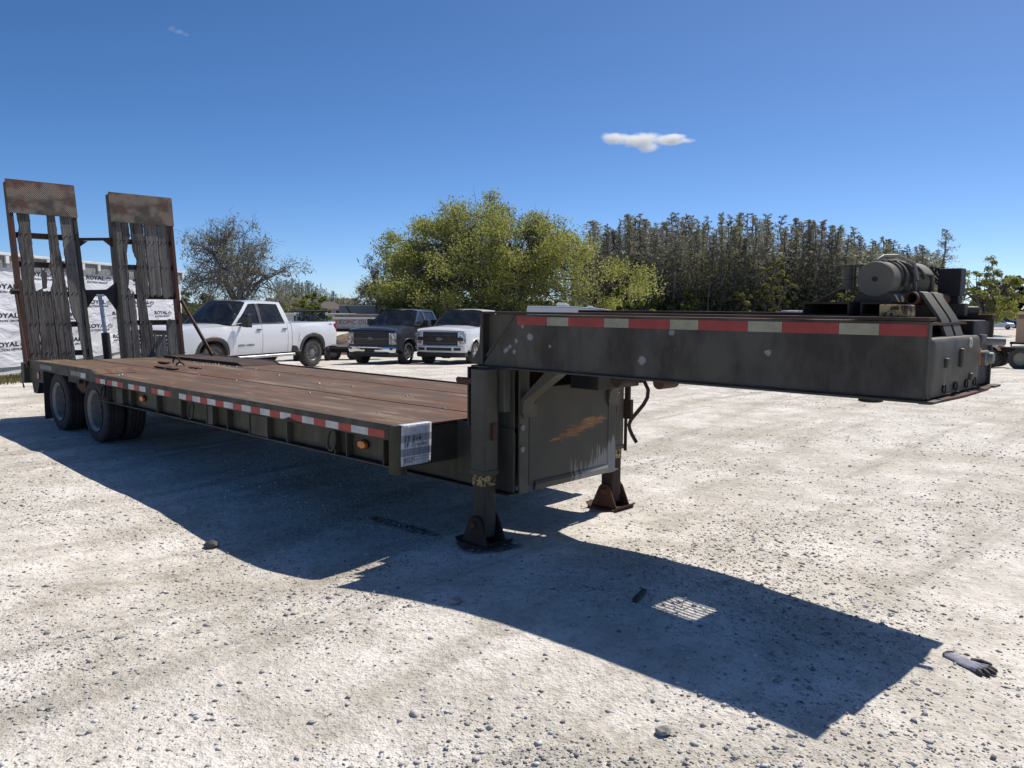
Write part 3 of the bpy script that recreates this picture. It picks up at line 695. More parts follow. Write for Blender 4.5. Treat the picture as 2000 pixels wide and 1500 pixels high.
Wn(MB().prism([(wx-.12, 1.776), (wx+.12, 1.776), (wx+.09, 1.825), (wx-.09, 1.825)], 'y', .80, 1.5), 'winch_base', M['olive_dark'])
Wn(MB().grid([[(wx+.108*math.cos(a), y_, wz+.108*math.sin(a)) for a in [math.radians(20+8*q) for q in range(9)]] for y_ in (1.13, 1.42)]), 'top_guard', M['winch_paint'], 60, 0).modifiers.new('thick', 'SOLIDIFY').thickness = .008
for y_ in (1.12, 1.425): Wn(MB().bar((wx+.10, y_, wz-.06), (wx+.095, y_, wz+.045), .02, .014), 'guard_leg', M['winch_paint'])
for q in range(10):
    a = 2*math.pi*q/10; Wn(MB().lathe([(0, .007), (.008, .007), (.008, 0)], 6, (wx+.094*math.cos(a), .943, wz+.094*math.sin(a))), 'flange_bolt', M['olive_dark'], 40, 0)
Wn(MB().pipe([(wx-.02, .86, wz+.10), (wx+.0, .90, wz+.125), (wx+.04, 1.0, wz+.13), (wx+.10, 1.08, wz+.09), (wx+.115, 1.10, wz+.0)], .009, 8), 'oil_line', M['rim_grey'], 60, 0)
Wn(MB().box(wx-.03, wx+.03, .83, .87, wz+.094, wz+.104), 'name_plate', M['rim_grey'], None, .002)
Wn(MB().lathe([(1.85, .0), (1.85, .030), (1.90, .033), (1.905, .028), (1.92, .028), (1.925, .033), (1.975, .033), (1.975, 0)], 20, (2.80, .98, 0), 'z'), 'pump_canister', M['winch_paint'], 40, 0)
Wn(MB().box(2.77, 2.88, .94, 1.02, 1.976, 1.986).box(2.838, 2.848, .93, .955, 1.85, 1.985).box(2.868, 2.878, .93, .955, 1.85, 1.985), 'pump_bracket', M['winch_paint'], bevel=.003)
Wn(MB().tube((2.79, .98, 1.86), (2.56, 1.05, 1.765), .009, n=8), 'control_rod', M['olive_dark'], 60, 0)
Wn(MB().box(3.11, 3.23, 1.50, 1.60, 1.815, 1.975), 'valve_box', M['black_steel'], bevel=.004)
Wn(MB().box(3.12, 3.22, 1.51, 1.59, 1.713, 1.814), 'valve_stand', M['black_steel'], bevel=.004)
Wn(MB().tube((3.16, 1.60, 1.735), (3.27, 1.72, 1.735), .026, n=14), 'end_pipe', M['olive_dark'], 50, .003)
rr_ = random.Random(4)
for k in range(7):
    y0 = 1.47+.02*k; p = [(wx+.05+.03*k*.3, y0, wz+.09)]
    for q in range(5): p.append((p[-1][0]+rr_.uniform(-.02, .04), p[-1][1]+rr_.uniform(-.01, .03), p[-1][2]-rr_.uniform(.02, .06)))
    Wn(MB().pipe(p, .007, 6), 'wiring', M['ink'] if k % 3 else M['rust'], 60, 0)

# ------------------------------------------------------------------ the sheet of paper
t = NT('printed_paper')
z = t.sep('Object')[2]
wr = t.noise(1, t.map((1, 14, 5), (.5, 0, 0)), detail=4, rough=.5, dist=1.2)
stripe = t.ramp(z, [(.575,(.70,.71,.74)),(.6405,(.70,.71,.74)),(.6406,(.30,.30,.33)),(.693,(.30,.30,.33)),(.6931,(.70,.71,.74)),(.742,(.70,.71,.74)),(.7421,(.36,.36,.39)),(.793,(.36,.36,.39)),(.7931,(.62,.63,.66))], 'CONSTANT')
M['paper'] = t.done(stripe, .45, 0, t.bump(wr, .5, .03), .5)
b = MB(); P = []
for i in range(15):
    zz = .57+(.867-.57)*i/14; row = []
    for j in range(11):
        yy = .03+.285*j/10+(.867-zz)*-.03
        row.append((.0035+.004*math.sin(yy*31+zz*14)*(.867-zz)/.3+.003, yy, zz))
    P.append(row)
P.append([(.003, .032+.285*j/10, .8722) for j in range(11)])
P.append([(-.045, .020+.285*j/10, .8725) for j in range(11)])
sh = b.grid(P).build('paper_sheet', M['paper'], None, 60, 0, False)
sh.modifiers.new('thick', 'SOLIDIFY').thickness = .0006
tag(sh, 'white printed sheet with handwritten trailer lengths taped on the deck front corner', 'paper')
STROKES = {'2': [[(0,.8),(.2,1),(.5,1),(.55,.7),(.1,.1),(0,0),(.3,.08),(.6,0)]], '9': [[(.5,.75),(.3,.98),(.05,.85),(.1,.6),(.4,.55),(.5,.75),(.48,.3),(.4,-.1),(.15,-.15)]],
 '3': [[(0,.9),(.3,1),(.5,.85),(.2,.55),(.5,.4),(.45,.1),(.1,0)]], '8': [[(.5,.85),(.25,1),(.05,.8),(.45,.35),(.35,.02),(.08,.1),(.15,.45),(.5,.85)]],
 'B': [[(.05,0),(.1,1)],[(.0,.95),(.45,.95),(.5,.7),(.12,.55),(.55,.45),(.5,.08),(.05,.02)]], 'e': [[(.05,.3),(.45,.4),(.35,.6),(.1,.5),(.08,.15),(.3,.0),(.55,.12)]],
 'd': [[(.45,.5),(.1,.45),(.08,.1),(.4,.08),(.5,1.0),(.48,.1),(.62,.02)]], 'T': [[(-.1,1),(.7,1.02)],[(.3,1),(.22,-.1)]], 'r': [[(.1,.55),(.1,0)],[(.1,.4),(.3,.58),(.5,.5)]],
 'a': [[(.45,.5),(.1,.45),(.08,.1),(.4,.08),(.48,.5),(.5,.05)]], 'i': [[(.2,.5),(.2,.02)]], 'l': [[(.2,1),(.2,.0)]], '4': [[(.05,1),(.0,.5),(.5,.55)],[(.5,1),(.35,-.2)]],
 '5': [[(.55,1),(.1,.95),(.1,.6),(.45,.5),(.4,.1),(.0,.0)]]}
def handwrite(txt, y, z, h, gap, parent, name):
    b = MB()
    for ch in txt:
        if ch != ' ':
            for s_ in STROKES[ch]:
                pts = [(.0145, y+p[0]*h*.75+p[1]*h*.12, z+p[1]*h) for p in s_]
                b.pipe(pts, .0021, 5)
        y += gap*(.6 if ch in 'il' else 1)
    o = b.build(name, M['ink'], parent)
    return o
handwrite('29 Bed', .052, .755, .034, .027, sh, 'handwriting'); handwrite('38 Trailer', .046, .708, .034, .025, sh, 'handwriting'); handwrite('4352', .04, .592, .036, .022, sh, 'handwriting')
b = MB()
for (yy, zz, ln) in ((.135,.622,.04),(.20,.622,.035),(.25,.622,.055),(.135,.600,.05),(.20,.600,.03),(.245,.600,.045)):
    b.box(.0135, .0142, yy, yy+.012, zz, zz+.010); b.box(.0135, .0142, yy+.017, yy+ln, zz+.003, zz+.007)
b.build('checkboxes', M['grey_print'], sh)

# ================================================================== vehicles
def carpaint(name, c, metal=0., dirt=(.42,.38,.31), dirtamt=.55, rough=.28):
    t = NT(name); z = t.sep('Object')[2]
    n = t.noise(4, t.map((1, 1, .6)), detail=6, rough=.65)
    lowm = t.math('MULTIPLY', t.ramp(t.math('ADD', z, t.math('MULTIPLY', n, .25)), [(.50, 1), (.86, 0)]), dirtamt)
    cc = t.mix(lowm, c, dirt)
    return t.done(cc, t.ramp(lowm, [(0, rough), (.6, .75)]), metal, None, .5, .6)
M['white_paint'] = carpaint('white_car_paint', (.78,.79,.80))
M['grey_paint'] = carpaint('dark_grey_car_paint', (.055,.056,.060), .35, (.16,.15,.13), .5)
M['blue_paint'] = carpaint('blue_car_paint', (.035,.055,.11), .3, dirtamt=.2)
M['silver_paint'] = carpaint('silver_car_paint', (.50,.55,.62), .3, dirtamt=.2)
M['plastic'] = plain('black_plastic', (.022,.022,.023), .6, 0, .2, 10, .05)
M['plastic_grey'] = plain('grey_plastic', (.07,.07,.07), .65, 0, .25, 8, .05)
M['under'] = plain('dark_underbody', (.012,.012,.012), .9, 0, .2, 6)
M['seat'] = plain('dark_seat', (.06,.06,.062), .8, 0, .2, 6)
M['white_plastic'] = plain('white_plastic', (.75,.75,.74), .5, 0, .05, 6)
t = NT('tinted_glass')
gl = t.node('ShaderNodeBsdfGlossy'); gl.inputs['Roughness'].default_value = .02; gl.inputs['Color'].default_value = (.9,.95,1,1)
tr = t.node('ShaderNodeBsdfTransparent'); tr.inputs['Color'].default_value = (.30,.34,.34,1)
fr = t.node('ShaderNodeFresnel'); fr.inputs['IOR'].default_value = 1.5
mx = t.node('ShaderNodeMixShader'); t.t.links.new(fr.outputs[0], mx.inputs[0]); t.t.links.new(tr.outputs[0], mx.inputs[1]); t.t.links.new(gl.outputs[0], mx.inputs[2])
df = t.node('ShaderNodeBsdfDiffuse'); df.inputs[0].default_value = (.30,.31,.32,1)
m2 = t.node('ShaderNodeMixShader'); t.set(m2.inputs[0], t.math('MULTIPLY', t.ramp(t.noise(3, detail=5), [(.3,.3),(.7,1)]), .10)); t.t.links.new(mx.outputs[0], m2.inputs[1]); t.t.links.new(df.outputs[0], m2.inputs[2])
t.t.links.new(m2.outputs[0], t.out.inputs[0]); M['glass'] = t.m
t = NT('headlamp_lens')
M['headlamp'] = t.done(t.ramp(t.noise(9, t.map((1,1.5,1)), detail=3), [(.35,(.10,.105,.11)),(.5,(.42,.43,.44)),(.65,(.75,.76,.78))]), .12, .3, None, .6, .5)
t = NT('muddy_arch'); M['mud'] = t.done(t.ramp(t.noise(7, detail=6), [(.35,(.05,.04,.03)),(.65,(.16,.13,.095))]), .9)

def text_mesh(txt, size, extrude=.002, shear=0, bold=0, spacing=1, xs=1.0, align='CENTER'):
    cu = bpy.data.curves.new('t', 'FONT'); cu.body = txt; cu.size = size; cu.extrude = extrude; cu.shear = shear; cu.offset = bold
    cu.space_character = spacing; cu.align_x = align; cu.align_y = 'CENTER'; cu.resolution_u = 3
    o = bpy.data.objects.new('t', cu); col.objects.link(o)
    bpy.context.view_layer.update()
    me = bpy.data.meshes.new_from_object(o.evaluated_get(bpy.context.evaluated_depsgraph_get()))
    bpy.data.objects.remove(o); bpy.data.curves.remove(cu)
    if xs != 1:
        for v in me.vertices: v.co.x *= xs
    return me
def put_text(txt, size, mat, parent, origin, xdir, ydir, name='lettering', **kw):
    me = text_mesh(txt, size, **kw); me.materials.append(mat)
    x = Vector(xdir).normalized(); y = Vector(ydir).normalized(); z = x.cross(y)
    o = link(name, me, parent); mt = Matrix.Identity(4)
    for i in range(3): mt[i][0] = x[i]; mt[i][1] = y[i]; mt[i][2] = z[i]; mt[i][3] = origin[i]
    o.matrix_local = mt
    return o

def wheel_set(R, wd, rr, style, tm, rm):
    ty = MB().lathe(tyre_prof(R, wd, rr, False), 44, closed=True)
    for k in range(44):                                        # tread blocks on the shoulders
        a = 2*math.pi*k/44
        for s in (-1, 1):
            ty.obox((R*.992*math.cos(a), s*wd*.40, R*.992*math.sin(a)), (math.cos(a), 0, math.sin(a)), (0, 1, 0), (-math.sin(a), 0, math.cos(a)), .010, wd*.085, .013)
    ty = ty.mesh('tyre', 35); ty.materials.append(tm)
    b = MB(); h = wd*.36
    b.lathe([(h, rr+.004), (h+.008, rr), (h-.01, rr-.018), (h-.06, rr-.035), (-h, rr-.05)], 44)
    if style == 'spoke':
        for k in range(6):
            a = 2*math.pi*k/6
            for da in (-.16, .16):
                ca, sa = math.cos(a+da), math.sin(a+da); c2, s2 = math.cos(a+da*.45), math.sin(a+da*.45)
                b.bar((.055*c2, h-.025, .055*s2), ((rr-.02)*ca, h-.012, (rr-.02)*sa), .034, .03, (0, 1, 0))
        b.lathe([(h-.05, .075), (h-.01, .07), (h-.004, .05), (h-.004, 0)], 24)
    else:
        b.lathe([(h-.03, rr-.03), (h-.02, rr-.05), (h-.035, rr*.72), (h-.01, rr*.62), (h-.01, rr*.42), (h+.012, rr*.36), (h+.012, 0)], 44)
        for k in range(8):
            a = 2*math.pi*k/8; b.lathe([(h-.012, .014), (h+.012, .014), (h+.012, 0)], 8, (rr*.52*math.cos(a), 0, rr*.52*math.sin(a)))
    rim = b.mesh('rim', 35); rim.materials.append(rm)
    hb = MB().lathe([(-h+.02, rr-.055), (-h+.02, 0)], 24)
    if style == 'spoke': hb.lathe([(h-.10, rr*.72), (h-.085, rr*.72), (h-.085, 0)], 24)
    else:
        for k in range(8):
            a = 2*math.pi*(k+.5)/8; ca, sa = math.cos(a), math.sin(a)
            hb.obox((rr*.80*ca, h-.028, rr*.80*sa), (ca, 0, sa), (0, 1, 0), (-sa, 0, ca), .024, .006, .034)
    hub = hb.mesh('brake_disc', 35); hub.materials.append(M['under'])
    return ty, rim, hub

def interp(x, pts):
    for (a, b), (c_, d) in zip(pts, pts[1:]):
        if x <= c_:
            t_ = (x-a)/(c_-a) if c_ > a else 0
            return b+(d-b)*max(0, min(1, t_))
    return pts[-1][1]

def pickup(name, label, loc, ang, P):
    """x forward, front axle at x = 0, ground at z = 0"""
    root = empty(name, loc, ang); tag(root, label, 'truck')
    paint = M[P['paint']]; wb = P['wb']; hw = P['hw']; nose = P['nose']; tail = -wb-P['rear']
    cab_r = P['cab_rear']; d1 = P['door1']; d2 = P['door2']; R = P['R']; arch = P['arch']; lift = P.get('lift', 0)
    rock = .47+lift; belt = P['belt']; ztop = P['roof']
    def hi(x): return interp(x, [(tail, belt+.02), (cab_r-.02, belt+.01), (cab_r, belt), (d1, belt-.01), (.0, belt-.06), (nose-.25, belt-.085), (nose-.05, belt-.115), (nose, belt-.165)])
    def wid(x):
        k = hw
        if x > .35: k *= 1-P.get('taper', .065)*((x-.35)/(nose-.35))**2.2
        if x < tail+.4: k *= 1-.03*((tail+.4-x)/.4)**2
        return k
    zp = [(.3,.93),(.50,.968),(.72,.992),(.92,1.0),(1.10,.993),(1.22,.975),(1.36,.945)]
    def Y(x, z): return wid(x)*interp(z-lift, zp)+(.028*math.exp(-((min(abs(x), abs(x+wb))-0)/.62)**4) if z < belt-.05 else 0)
    def lo(x):
        z = interp(x, [(tail, .62+lift), (tail+.5, .56+lift), (-wb-.6, .52+lift), (-wb+.6, rock), (0, rock), (nose, .58+lift)])
        for xc in (0, -wb):
            if abs(x-xc) < arch: z = max(z, R*.98+.02+((arch**2.6-abs(x-xc)**2.6)**(1/2.6))*P.get('archz', .98))
        return min(z, hi(x)-.05)
    def stations(a, b):
        xs = [a+(b-a)*i/max(2, int(abs(b-a)/.045)) for i in range(max(2, int(abs(b-a)/.045))+1)]
        for xc in (0, -wb):
            for e in (-arch, arch):
                for dd in (-.002, .002):
                    if min(a, b) < xc+e+dd < max(a, b): xs.append(xc+e+dd)
        return sorted(xs)
    def panel(nm, a, b_, s, mat=paint):
        b = MB(); rows = []
        for x in stations(a, b_):
            l, h = lo(x), hi(x); rows.append([(x, s*Y(x, l+(h-l)*k/11), l+(h-l)*k/11) for k in range(12)])
        b.grid(rows)
        # return edge inward along the bottom
        b.grid([[r[0] for r in rows], [(r[0][0], r[0][1]-s*.09, r[0][2]+.004) for r in rows]])
        return b.build(nm, mat, root, 40, 0)
    g = .006
    for s in (1, -1):
        panel('fender', -.62 if 'fend' not in P else P['fend'], nose, s)
        f0 = -.62 if 'fend' not in P else P['fend']
        for a, b_ in ((d1+g, f0-g), (d2+g, d1-g)):
            dr = panel('door', a, b_, s)
            hx = a+.14; hz = belt-.17
            MB().box(hx-.095, hx+.095, s*(Y(hx, hz)+.018)-.012, s*(Y(hx, hz)+.018)+.012, hz+.0, hz+.032).build('handle', M['plastic_grey'], dr, None, .008)
            MB().prism([(hx-.08, hz), (hx+.08, hz), (hx+.05, hz-.075), (hx-.05, hz-.075)], 'y', s*(Y(hx, hz-.03)+.002)-.0008, s*(Y(hx, hz-.03)+.002)+.0008).build('handle_recess', M['silver_paint'], dr)
        panel('cab_corner', cab_r, d2-g, s)
        panel('bed_side', tail, cab_r-.018, s)
        # arch flares and liners
        for xc in (0, -wb):
            fl = MB(); rows = []
            for k in range(25):
                t_ = math.pi*(.03+.94*k/24); cx = math.cos(t_); sz = math.sin(t_)
                rx = abs(cx)**.78*(1 if cx > 0 else -1); rz = sz**.78
                row = []
                for q, (rad, yo) in enumerate(((arch-.03, -.06), (arch-.012, .012), (arch+P['flare']*.5, .03), (arch+P['flare'], .012), (arch+P['flare'], -.03))):
                    x_, z_ = xc+rx*rad, R*.98+.02+rz*rad*P.get('archz', .98)
                    row.append((x_, s*(Y(min(max(x_, tail), nose-.02), min(z_, belt-.1))+yo), z_))
                rows.append(row)
            fl.grid(rows).build('arch_flare', M[P['flaremat']], root, 50, 0)
            ln = MB(); rows = []
            for k in range(17):
                t_ = math.pi*k/16; rows.append([(xc+(arch-.015)*math.cos(t_), s*yy, R*.96+(arch-.015)*math.sin(t_)) for yy in (hw*.97, .60)])
            ln.grid(rows); ln.add([(r[1][0], s*.605, r[1][2]) for r in rows], [tuple(range(17))])
            ln.build('wheel_liner', M['mud'] if P['paint'] == 'white_paint' and P['flare'] > .03 else M['under'], root)
        # tail lamp
        b = MB().prism([(tail-.01, belt-.02), (tail+.13, belt-.05), (tail+.10, belt-.35), (tail-.02, belt-.42)], 'y', s*(hw*.86), s*(wid(tail)*.985+.012))
        b.build('tail_lamp', M['redlens'], root, None, .012)
        # mirrors
        mx0 = d1+.52 if 'mirror_x' not in P else P['mirror_x']; mz = belt+.10; my = Y(mx0, belt)
        mr = MB().bar((mx0, s*(my-.03), belt-.02), (mx0-.02, s*(my+.16), belt+.03), .06, .07)
        hm, wm = P['mirror']
        mr.prism([(mx0+.09, mz-hm*.45), (mx0+.10, mz+hm*.4), (mx0+.05, mz+hm*.55), (mx0-.08, mz+hm*.55), (mx0-.09, mz-hm*.5)], 'y', s*(my+.13), s*(my+.13+wm))
        mr.build('mirror', M['plastic'], root, None, .015)
    # inner dark mass and underbody
    MB().box(tail+.25, nose-.28, -.62, .62, .38+lift, belt-.36).build('chassis', M['under'], root)
    MB().box(cab_r+.05, -.5, -hw*.90, hw*.90, rock+.03, belt-.45).build('floor_pan', M['under'], root)
    for yy in (.42, -.42): MB().box(tail+.12, nose-.25, yy-.04, yy+.04, .42+lift, .56+lift).build('frame_rail', M['under'], root)
    # hood
    hood0 = -.58 if 'fend' not in P else P['fend']+.04
    b = MB(); rows = []
    for i in range(22):
        x = hood0+(nose-.015-hood0)*i/21; rows.append([])
        for j in range(17):
            u = -1+2*j/16; crown = P.get('crown', .045)*(1-abs(u)**2.5)*min(1, (nose+.03-x)/.25+.25)
            bulge = .018*(1/(1+math.exp(-(.62-abs(u))*28)))*min(1, (nose-x)/.3)
            yy = u*Y(x, hi(x)); rows[-1].append((x+(.05*(1-u*u) if x > nose-.3 else .05*(1-u*u)*max(0, (x-nose+.9)/.6)), yy, hi(x)+crown+bulge))
    b.grid(rows).build('hood', paint, root, 50, 0)
    # front fascia
    b = MB(); rows = []
    for k in range(10):
        z = .50+lift+(hi(nose)+P.get('crown', .045)*.0-.50-lift)*k/9; row = []
        for j in range(21):
            u = -1+2*j/20; yy = u*Y(nose, z)
            row.append((nose+.05*(1-u*u)-.02*max(0, (z-.95-lift)/.2)**2, yy, z+P.get('crown', .045)*(1-abs(u)**2.5)*(k/9)**6*.3))
        rows.append(row)
    b.grid(rows).build('front_fascia', paint if P['fascia'] else M['plastic'], root, 50, 0)
    def FX(y, z): 
        u = y/Y(nose, z); return nose+.05*(1-u*u)-.02*max(0, (z-.95-lift)/.2)**2
    def face_patch(nm, y0, y1, z0, z1, off, mat, parent=None, skew0=0, skew1=0, th=.03, bev=.008):
        b = MB(); n = 10; F = []; B = []
        for j in range(n+1):
            yy = y0+(y1-y0)*j/n; za = z0+skew0*j/n; zb = z1+skew1*j/n
            F.append([(FX(yy, .8+lift)+off, yy, za), (FX(yy, .8+lift)+off-.012*(zb > 1), yy, zb)])
            B.append([(FX(yy, .8+lift)+off-th, yy, za), (FX(yy, .8+lift)+off-th, yy, zb)])
        b.grid(F)
        for e in (0, n): b.grid([F[e], B[e]])
        b.grid([[f[0] for f in F], [q[0] for q in B]]); b.grid([[f[1] for f in F], [q[1] for q in B]])
        return b.build(nm, mat, parent or root, 40, 0)
    P['front'](root, face_patch, FX, Y, lift, paint)
    # bumper swept along plan
    def sweep(nm, z0, z1, mat, out, ret, th=.10, yl=None):
        yl = yl or wid(nose)*1.0; path = []
        for k in range(5): path.append((nose-ret+ret*.9*k/4, -yl, 0))
        for k in range(1, 24):
            u = -1+2*k/24; path.append((nose+out*(1-abs(u)**3)+.02, u*yl*.985, 0))
        for k in range(5): path.append((nose-ret*.1-ret*.9*k/4, yl, 0))
        b = MB(); rows = []
        for i, p in enumerate(path):
            q = path[min(i+1, len(path)-1)]; o_ = path[max(i-1, 0)]; tx, ty_ = q[0]-o_[0], q[1]-o_[1]; L = math.hypot(tx, ty_) or 1
            nx, ny = ty_/L, -tx/L; zm = (z0+z1)/2; hh = (z1-z0)/2
            rows.append([(p[0]+nx*a, p[1]+ny*a, zm+c_*hh) for a, c_ in ((-th, 1), (-.03, 1), (.0, .86), (.012, .2), (.005, -.6), (-.015, -1), (-th, -1))])
        b.grid(rows); return b.build(nm, mat, root, 40, 0)
    for a in P['bumper']: sweep(*a)
    # rear bumper and tailgate
    MB().box(tail-.13, tail+.05, -hw*.93, hw*.93, .56+lift, .76+lift).build('rear_bumper', M['chrome'], root, None, .03)
    MB().box(tail-.01, tail+.05, -hw*.80, hw*.80, .76+lift, belt+.01).build('tailgate', paint, root, None, .015)
    MB().box(tail-.16, tail-.05, -.06, .06, .45+lift, .56+lift).build('tow_hitch', M['under'], root)
    # bed
    b = MB()
    for s in (1, -1):
        b.grid([[(x, s*Y(x, hi(x)), hi(x)) for x in (tail+.02, cab_r-.02)], [(x, s*hw*.83, hi(x)+.004) for x in (tail+.02, cab_r-.02)]])
        b.grid([[(x, s*hw*.83, hi(x)+.004) for x in (tail+.02, cab_r-.02)], [(x, s*hw*.83, .95+lift) for x in (tail+.02, cab_r-.02)]])
    b.box(tail+.05, cab_r-.03, -hw*.83, hw*.83, .93+lift, .95+lift); b.box(cab_r-.06, cab_r-.03, -hw*.83, hw*.83, .95+lift, belt+.01)
    b.build('bed_liner', [paint], root)
    # cab
    zb = belt; x0, x1 = P['ws']          # windscreen foot, head
    xr, xrb = P['rw']                    # roof rear, back light foot
    yb, yt = hw*.925, P.get('yt', hw*.72)
    def cy(z): 
        k = max(0, (z-zb)/(ztop-.05-zb)); return yb-(yb-yt)*(.62*k+.38*k*k)
    zr = ztop-.06
    A = dict(P0=(x0, zb-.02), P1=(x1, zr), P2=(xr, zr), P3=(xrb, zb-.02))
    w0 = (x0-.20, zb+.045); w1 = (x1-.09, zr-.055); bp = d1; w2 = (bp+.05, zr-.04); w3 = (bp+.05, zb+.025)
    q0 = (bp-.06, zb+.025); q1 = (bp-.06, zr-.04); q2 = (xr+.16, zr-.055); q3 = (xrb+.22, zb+.03)
    for s in (1, -1):
        def p3(p, off=0): return (p[0], s*(cy(p[1])+off), p[1])
        b = MB()
        def poly(*pp): b.add([p3(p) for p in pp], [tuple(range(len(pp)))])
        def lerp(p, q, k): return (p[0]+(q[0]-p[0])*k, p[1]+(q[1]-p[1])*k)
        for k in range(6):
            poly(lerp(A['P0'], A['P1'], k/6), lerp(w0, w1, k/6), lerp(w0, w1, (k+1)/6), lerp(A['P0'], A['P1'], (k+1)/6))
            poly(lerp(A['P3'], A['P2'], k/6), lerp(q3, q2, k/6), lerp(q3, q2, (k+1)/6), lerp(A['P3'], A['P2'], (k+1)/6))
        poly(A['P1'], w1, w2, q1, q2, A['P2']); poly(A['P0'], A['P3'], q3, q0, w3, w0)
        b.build('cab_side', paint, root, 50, 0)
        b = MB()
        for k in range(5): b.add([p3(lerp(w3, w2, k/5), .004), p3(lerp(q0, q1, k/5), .004), p3(lerp(q0, q1, (k+1)/5), .004), p3(lerp(w3, w2, (k+1)/5), .004)], [(0, 1, 2, 3)])
        b.build('door_pillar', M['plastic_grey'], root, 50, 0)
        for qs in ((w0, w1, w2, w3), (q0, q1, q2, q3)):
            b = MB(); n = 6; rows = []
            for k in range(n+1): rows.append([p3(lerp(qs[0], qs[1], k/n), -.012), p3(lerp(qs[3], qs[2], k/n), -.012)])
            b.grid(rows).build('side_window', M['glass'], root, 50, 0)
        b = MB(); b.pipe([p3(p, .004) for p in (w0, w1, w2)], .009, 5); b.pipe([p3(p, .004) for p in (q1, q2, q3)], .009, 5); b.pipe([p3((w0[0], zb+.018), .006), p3((q3[0], zb+.018), .006)], .011, 5)
        b.build('window_trim', M['plastic'], root)
    # roof
    b = MB(); rows = []
    for i in range(15):
        k = i/14; x = x1+(xr-x1)*k; rise = .062*math.sin(math.pi*(.18+.72*k))**.6
        rows.append([(x+(.05*(1-(2*j/12-1)**2) if i < 3 else 0)*(1-i/3), (2*j/12-1)*cy(zr), zr+rise*(1-abs(2*j/12-1)**3.2)) for j in range(13)])
    b.grid(rows).build('roof', paint, root, 60, 0)
    # windscreen and back light
    def screen(nm, pb, pt, bulge, mat):
        b = MB(); rows = []
        for k in range(7):
            kk = k/6; x = pb[0]+(pt[0]-pb[0])*kk; z = pb[1]+(pt[1]-pb[1])*kk; rows.append([(x+bulge*(1-(2*j/12-1)**2), (2*j/12-1)*(cy(z)-.012), z+.02*(1-(2*j/12-1)**2)*kk) for j in range(13)])
        return b.grid(rows).build(nm, mat, root, 60, 0)
    screen('windscreen', (x0-.012, zb-.03), (x1-.005, zr-.008), .07, M['glass'])
    b = MB(); b.grid([[(xrb, s*cy(zb)*1, zb-.03) for s in (-1, -.86)], [(xr, s*cy(zr), zr) for s in (-1, -.86)]]); b.grid([[(xrb, s*cy(zb), zb-.03) for s in (.86, 1)], [(xr, s*cy(zr), zr) for s in (.86, 1)]])
    b.grid([[(xrb+(xr-xrb)*k, u*cy(zb+(zr-zb)*k), zb-.03+(zr-zb+.03)*k) for u in (-.86, .86)] for k in (.86, 1)])
    b.grid([[(xrb+(xr-xrb)*k, u*cy(zb+(zr-zb)*k), zb-.03+(zr-zb+.03)*k) for u in (-.86, .86)] for k in (0, .1)])
    b.build('cab_back', paint, root)
    b = MB().grid([[(xrb+.006+(xr-xrb)*k, u*cy(zb+(zr-zb)*k), zb-.03+(zr-zb+.03)*k) for u in (-.86, .86)] for k in (.1, .86)]); b.build('rear_window', M['glass'], root)
    MB().box(x0-.35, x0-.02, -yb*.93, yb*.93, zb-.22, zb-.035).build('dashboard', M['seat'], root, None, .03)
    MB().grid([[(x0+.02, yb*(2*j/8-1)*.96, zb-.035) for j in range(9)], [(hood0+.02, yb*(2*j/8-1)*.96, hi(hood0)+.03*(1-abs(2*j/8-1)**2.5)) for j in range(9)]]).build('cowl', M['plastic'], root)
    for yy in (.42, -.42):
        sx_ = d1+.18
        MB().prism([(sx_-.02, zb-.35), (sx_+.35, zb-.35), (sx_+.35, zb-.25), (sx_+.08, zb-.22), (sx_-.06, zb+.28), (sx_-.15, zb+.28)], 'y', yy-.23, yy+.23).box(sx_-.14, sx_-.05, yy-.13, yy+.13, zb+.28, zb+.46).build('seat', M['seat'], root, None, .03)
    MB().prism([(d2+.2, zb-.35), (d2+.65, zb-.35), (d2+.65, zb-.25), (d2+.35, zb-.2), (d2+.22, zb+.25), (d2+.12, zb+.25)], 'y', -yb*.8, yb*.8).build('seat', M['seat'], root, None, .03)
    # wheels
    ty, rim, hub = P['wheels']
    for xc in (0, -wb):
        for s in (1, -1):
            wr = empty('wheel', (xc, s*(hw-.125), R), 0 if s > 0 else math.pi, root)
            link('tyre', ty, wr); link('rim', rim, wr); link('brake_disc', hub, wr)
    if P.get('extra'): P['extra'](root, Y, hi, belt, ztop, tail, cab_r, d1, d2, hw, lift, cy)
    return root

def emblem(root, FX, z, off, face):
    for nm, ry, rz, o_, mat in (('emblem_rim', .115, .048, off, M['chrome']), ('emblem_face', .103, .039, off+.006, plain('emblem_blue', (.012,.022,.06), .3))):
        MB().prism([(ry*math.cos(a), z+rz*math.sin(a)) for a in [2*math.pi*k/28 for k in range(28)]], 'x', FX(0, .9)+o_-.02, FX(0, .9)+o_).build(nm, mat, root, 40, 0)
    put_text('Ford', .075, M['chrome'], root, (FX(0, .9)+off+.0075, 0, z), (0, 1, 0), (0, 0, 1), shear=.35, extrude=.001)

